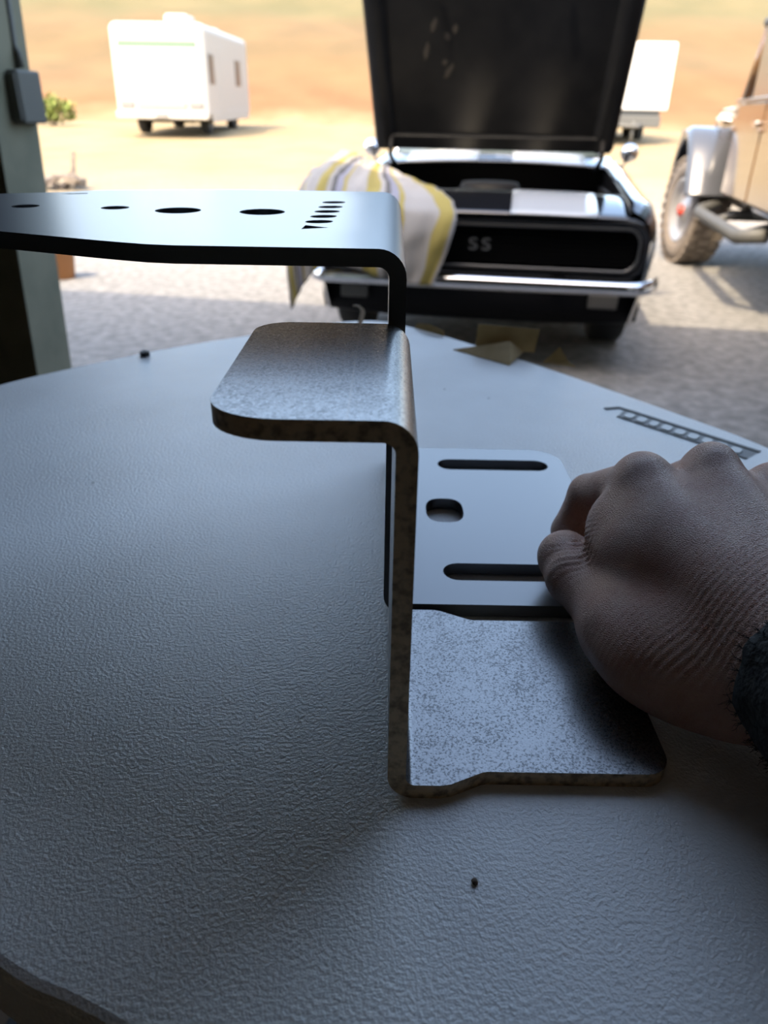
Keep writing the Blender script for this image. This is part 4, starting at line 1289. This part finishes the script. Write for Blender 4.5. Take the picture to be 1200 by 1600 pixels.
    tube('axle', [(0.1, -5.2, 0.46), (1.48, -5.2, 0.46)], 0.05, M_darktrim, root)
truck()

# ------------------------------------------------------------------ motorhome and trailer in the yard
def motorhome():
    Y0 = 21.0
    zg = zground(-5, Y0 + 1.2)
    root = empty('motorhome', (-5.70, Y0, zg), R(0))
    tag(root, 'white motorhome with a wide windscreen parked in the yard below the bank', 'motorhome')
    root.rotation_euler = (R(1.2), 0, 0)
    hw_ = 1.16
    # body
    bm = bmesh.new()
    add_box(bm, (-hw_, 0.0, 0.36), (hw_, 6.2, 2.42), 0.16, 4)
    for v in bm.verts:
        if v.co.y < 0.5 and v.co.z > 1.0: v.co.y += 0.10 * (v.co.z - 1.0)
        if v.co.z > 2.2: v.co.z += 0.05 * (1 - (v.co.x / hw_) ** 2)
    bm_obj('body', bm, M_rv, root, True)
    me = [c for c in root.children if c.name.startswith('body')][0].data
    me.polygons.foreach_set('use_smooth', [False] * len(me.polygons))
    # windscreen and its dark upper band
    def onf(x, z, off=0.0): return (x, 0.10 * max(0, z - 1.0) - 0.012 - off, z)
    mk('windscreen', [onf(-0.98, 1.02), onf(0.98, 1.02), onf(0.96, 2.02), onf(-0.96, 2.02)], [(0, 1, 2, 3)], M_rvglass, root)
    mk('sun_visor_band', [onf(-0.96, 1.90, .006), onf(0.96, 1.90, .006), onf(0.95, 2.04, .006), onf(-0.95, 2.04, .006)], [(0, 1, 2, 3)],
       mat('green_tint_band', (0.08, 0.13, 0.085), 0.5), root)
    box('grille', (-0.62, -0.03, 0.60), (0.62, 0.0, 0.76), M_rvtrim, root, 0.01)
    for k in range(3):
        box('grille_slat', (-0.60, -0.045, 0.615 + 0.05 * k), (0.60, -0.03, 0.640 + 0.05 * k), M_rv, root)
    for s in (-1, 1):
        box('headlamp', (s * 0.86 - 0.17, -0.03, 0.60), (s * 0.86 + 0.17, 0.0, 0.76), M_rvtrim, root, 0.02)
    box('bumper', (-1.15, -0.12, 0.36), (1.15, 0.02, 0.54), M_rv, root, 0.04)
    box('number_plate', (-0.16, -0.135, 0.40), (0.16, -0.12, 0.50), M_rvtrim, root)
    for ya, yb in ((0.35, 0.95), (3.9, 4.7)):
        box('side_window', (hw_ - 0.005, ya, 1.15), (hw_ + 0.012, yb, 1.80), M_rvwin, root, 0.006)
        box('side_window', (-hw_ - 0.012, ya, 1.15), (-hw_ + 0.005, yb, 1.80), M_rvwin, root, 0.006)
    box('entry_door', (hw_ - 0.005, 1.6, 0.5), (hw_ + 0.01, 2.3, 2.0), M_rv, root, 0.006)
    box('side_skirt', (hw_ - 0.02, 0.4, 0.30), (hw_ + 0.006, 5.8, 0.55), M_rv, root, 0.01)
    bm = bmesh.new(); add_box(bm, (0.02, 0.9, 2.40), (0.62, 1.8, 2.66), 0.09, 3); bm_obj('roof_air_conditioner', bm, M_rv, root)
    bm = bmesh.new(); add_box(bm, (0.30, 3.6, 2.40), (0.75, 4.2, 2.56), 0.07, 3); bm_obj('roof_vent', bm, M_rv, root)
    for x in (-0.82, 0.82):
        for y in (1.15, 4.7):
            add_wheel(root, 'wheel', (x, y, 0.34), 0.34, 0.24, M_rubber, M_rvtrim, None, 0.0, side=1 if x < 0 else -1)
    box('chassis', (-0.7, 0.3, 0.28), (0.7, 5.8, 0.40), M_grille, root)
motorhome()

def trailer():
    Y0 = 21.5
    zg = zground(6, Y0)
    root = empty('box_trailer', (6.05, Y0, zg))
    tag(root, 'plain white box trailer with a dark chassis behind the raised black hood', 'trailer')
    M_tr = mat('trailer_white', (0.62, 0.60, 0.57), 0.4)
    box('cargo_box', (-1.15, 0.0, 0.78), (1.0, 5.2, 2.27), M_tr, root, 0.05, 3)
    box('chassis', (-1.0, 0.1, 0.42), (0.85, 5.0, 0.80), M_darktrim, root, 0.02)
    box('front_bumper', (-0.95, -0.20, 0.40), (0.80, 0.10, 0.66), M_darktrim, root, 0.02)
    tube('tongue', [(-0.6, 0.1, 0.45), (-0.08, -1.1, 0.42), (0.45, 0.1, 0.45)], 0.05, M_darktrim, root)
    tube('jack', [(-0.08, -0.9, 0.55), (-0.08, -0.9, 0.02)], 0.035, M_darktrim, root)
    for x in (-1.0, 0.85):
        for y in (1.9, 2.7):
            add_wheel(root, 'wheel', (x, y, 0.34), 0.34, 0.2, M_rubber, M_rvtrim, None, 0.0, side=1 if x < 0 else -1)
    for s in (-0.9, 0.78):
        box('marker_lamp', (s - 0.04, -0.02, 2.15), (s + 0.04, 0.0, 2.19), M_red, root)
trailer()

# shrub at the foot of the bank, scrap heap and stake by the post
def shrub():
    root = empty('shrub', (-10.2, 25.2, zground(-10.2, 25.2)))
    tag(root, 'low green shrub growing beside the yard beyond the door post', 'shrub')
    V, F = [], []
    for q in range(420):
        a = random.uniform(0, 2 * math.pi); r = 0.55 * math.sqrt(random.random()); h_ = random.uniform(0.15, 0.75) * (1.15 - r * 0.7)
        c = Vector((r * math.cos(a) * 1.3, r * math.sin(a), h_))
        d = Vector((random.uniform(-1, 1), random.uniform(-1, 1), random.uniform(0, 1))).normalized() * 0.13
        sd = d.cross(Vector((0, 0, 1))).normalized() * 0.055
        b0 = len(V); V += [c - d, c + sd, c + d, c - sd]; F.append((b0, b0 + 1, b0 + 2, b0 + 3))
    o = mk('foliage', V, F, M_leaf, root); o['kind'] = 'stuff'
    for k in range(5):
        a = k * 1.3
        tube('stem', [(0.05 * math.cos(a), 0.05 * math.sin(a), 0), (0.4 * math.cos(a), 0.4 * math.sin(a), 0.5)], [0.02, 0.01], M_scrap, root, 6)
shrub()
def scrap_heap():
    root = empty('scrap_heap', (-5.10, 12.4, zground(-5.10, 12.4)))
    tag(root, 'low heap of weathered scrap with one upright stake beyond the door post', 'scrap heap')
    rng = random.Random(4)
    for k in range(11):
        L = rng.uniform(0.25, 0.6)
        m = Matrix.Translation((rng.uniform(-0.35, 0.30), rng.uniform(-0.2, 0.2), 0.05 + 0.035 * (k % 5))) @ Matrix.Rotation(rng.uniform(0, 3.1), 4, 'Z') @ Matrix.Rotation(rng.uniform(-.15, .15), 4, 'Y')
        bm = bmesh.new(); add_box(bm, (-L / 2, -0.05, -0.03), (L / 2, 0.05, 0.03), 0.006, 1, m)
        bm_obj('offcut', bm, M_scrap, root)
    bm = bmesh.new(); add_box(bm, (-0.03, -0.02, 0.0), (0.03, 0.02, 0.50), 0.006, 1, Matrix.Translation((0.22, 0, 0.04)) @ Matrix.Rotation(R(9), 4, 'Y'))
    bm_obj('stake', bm, M_scrap, root)
scrap_heap()
def bucket():
    root = empty('bucket', (-2.80, 6.55, 0.0))
    tag(root, 'weathered orange bucket standing on the gravel behind the door post', 'bucket')
    lathe('shell', [(0.0, 0.0), (0.10, 0.0), (0.125, 0.22), (0.131, 0.22), (0.131, 0.235), (0.118, 0.235), (0.095, 0.012), (0.0, 0.012)], M_orange, root, 24, 'Z')
    tube('handle', [(-0.13, 0, 0.21), (-0.11, 0.0, 0.14), (0.0, -0.13, 0.10), (0.11, 0.0, 0.14), (0.13, 0, 0.21)], 0.004, M_darktrim, root, 6)
bucket()
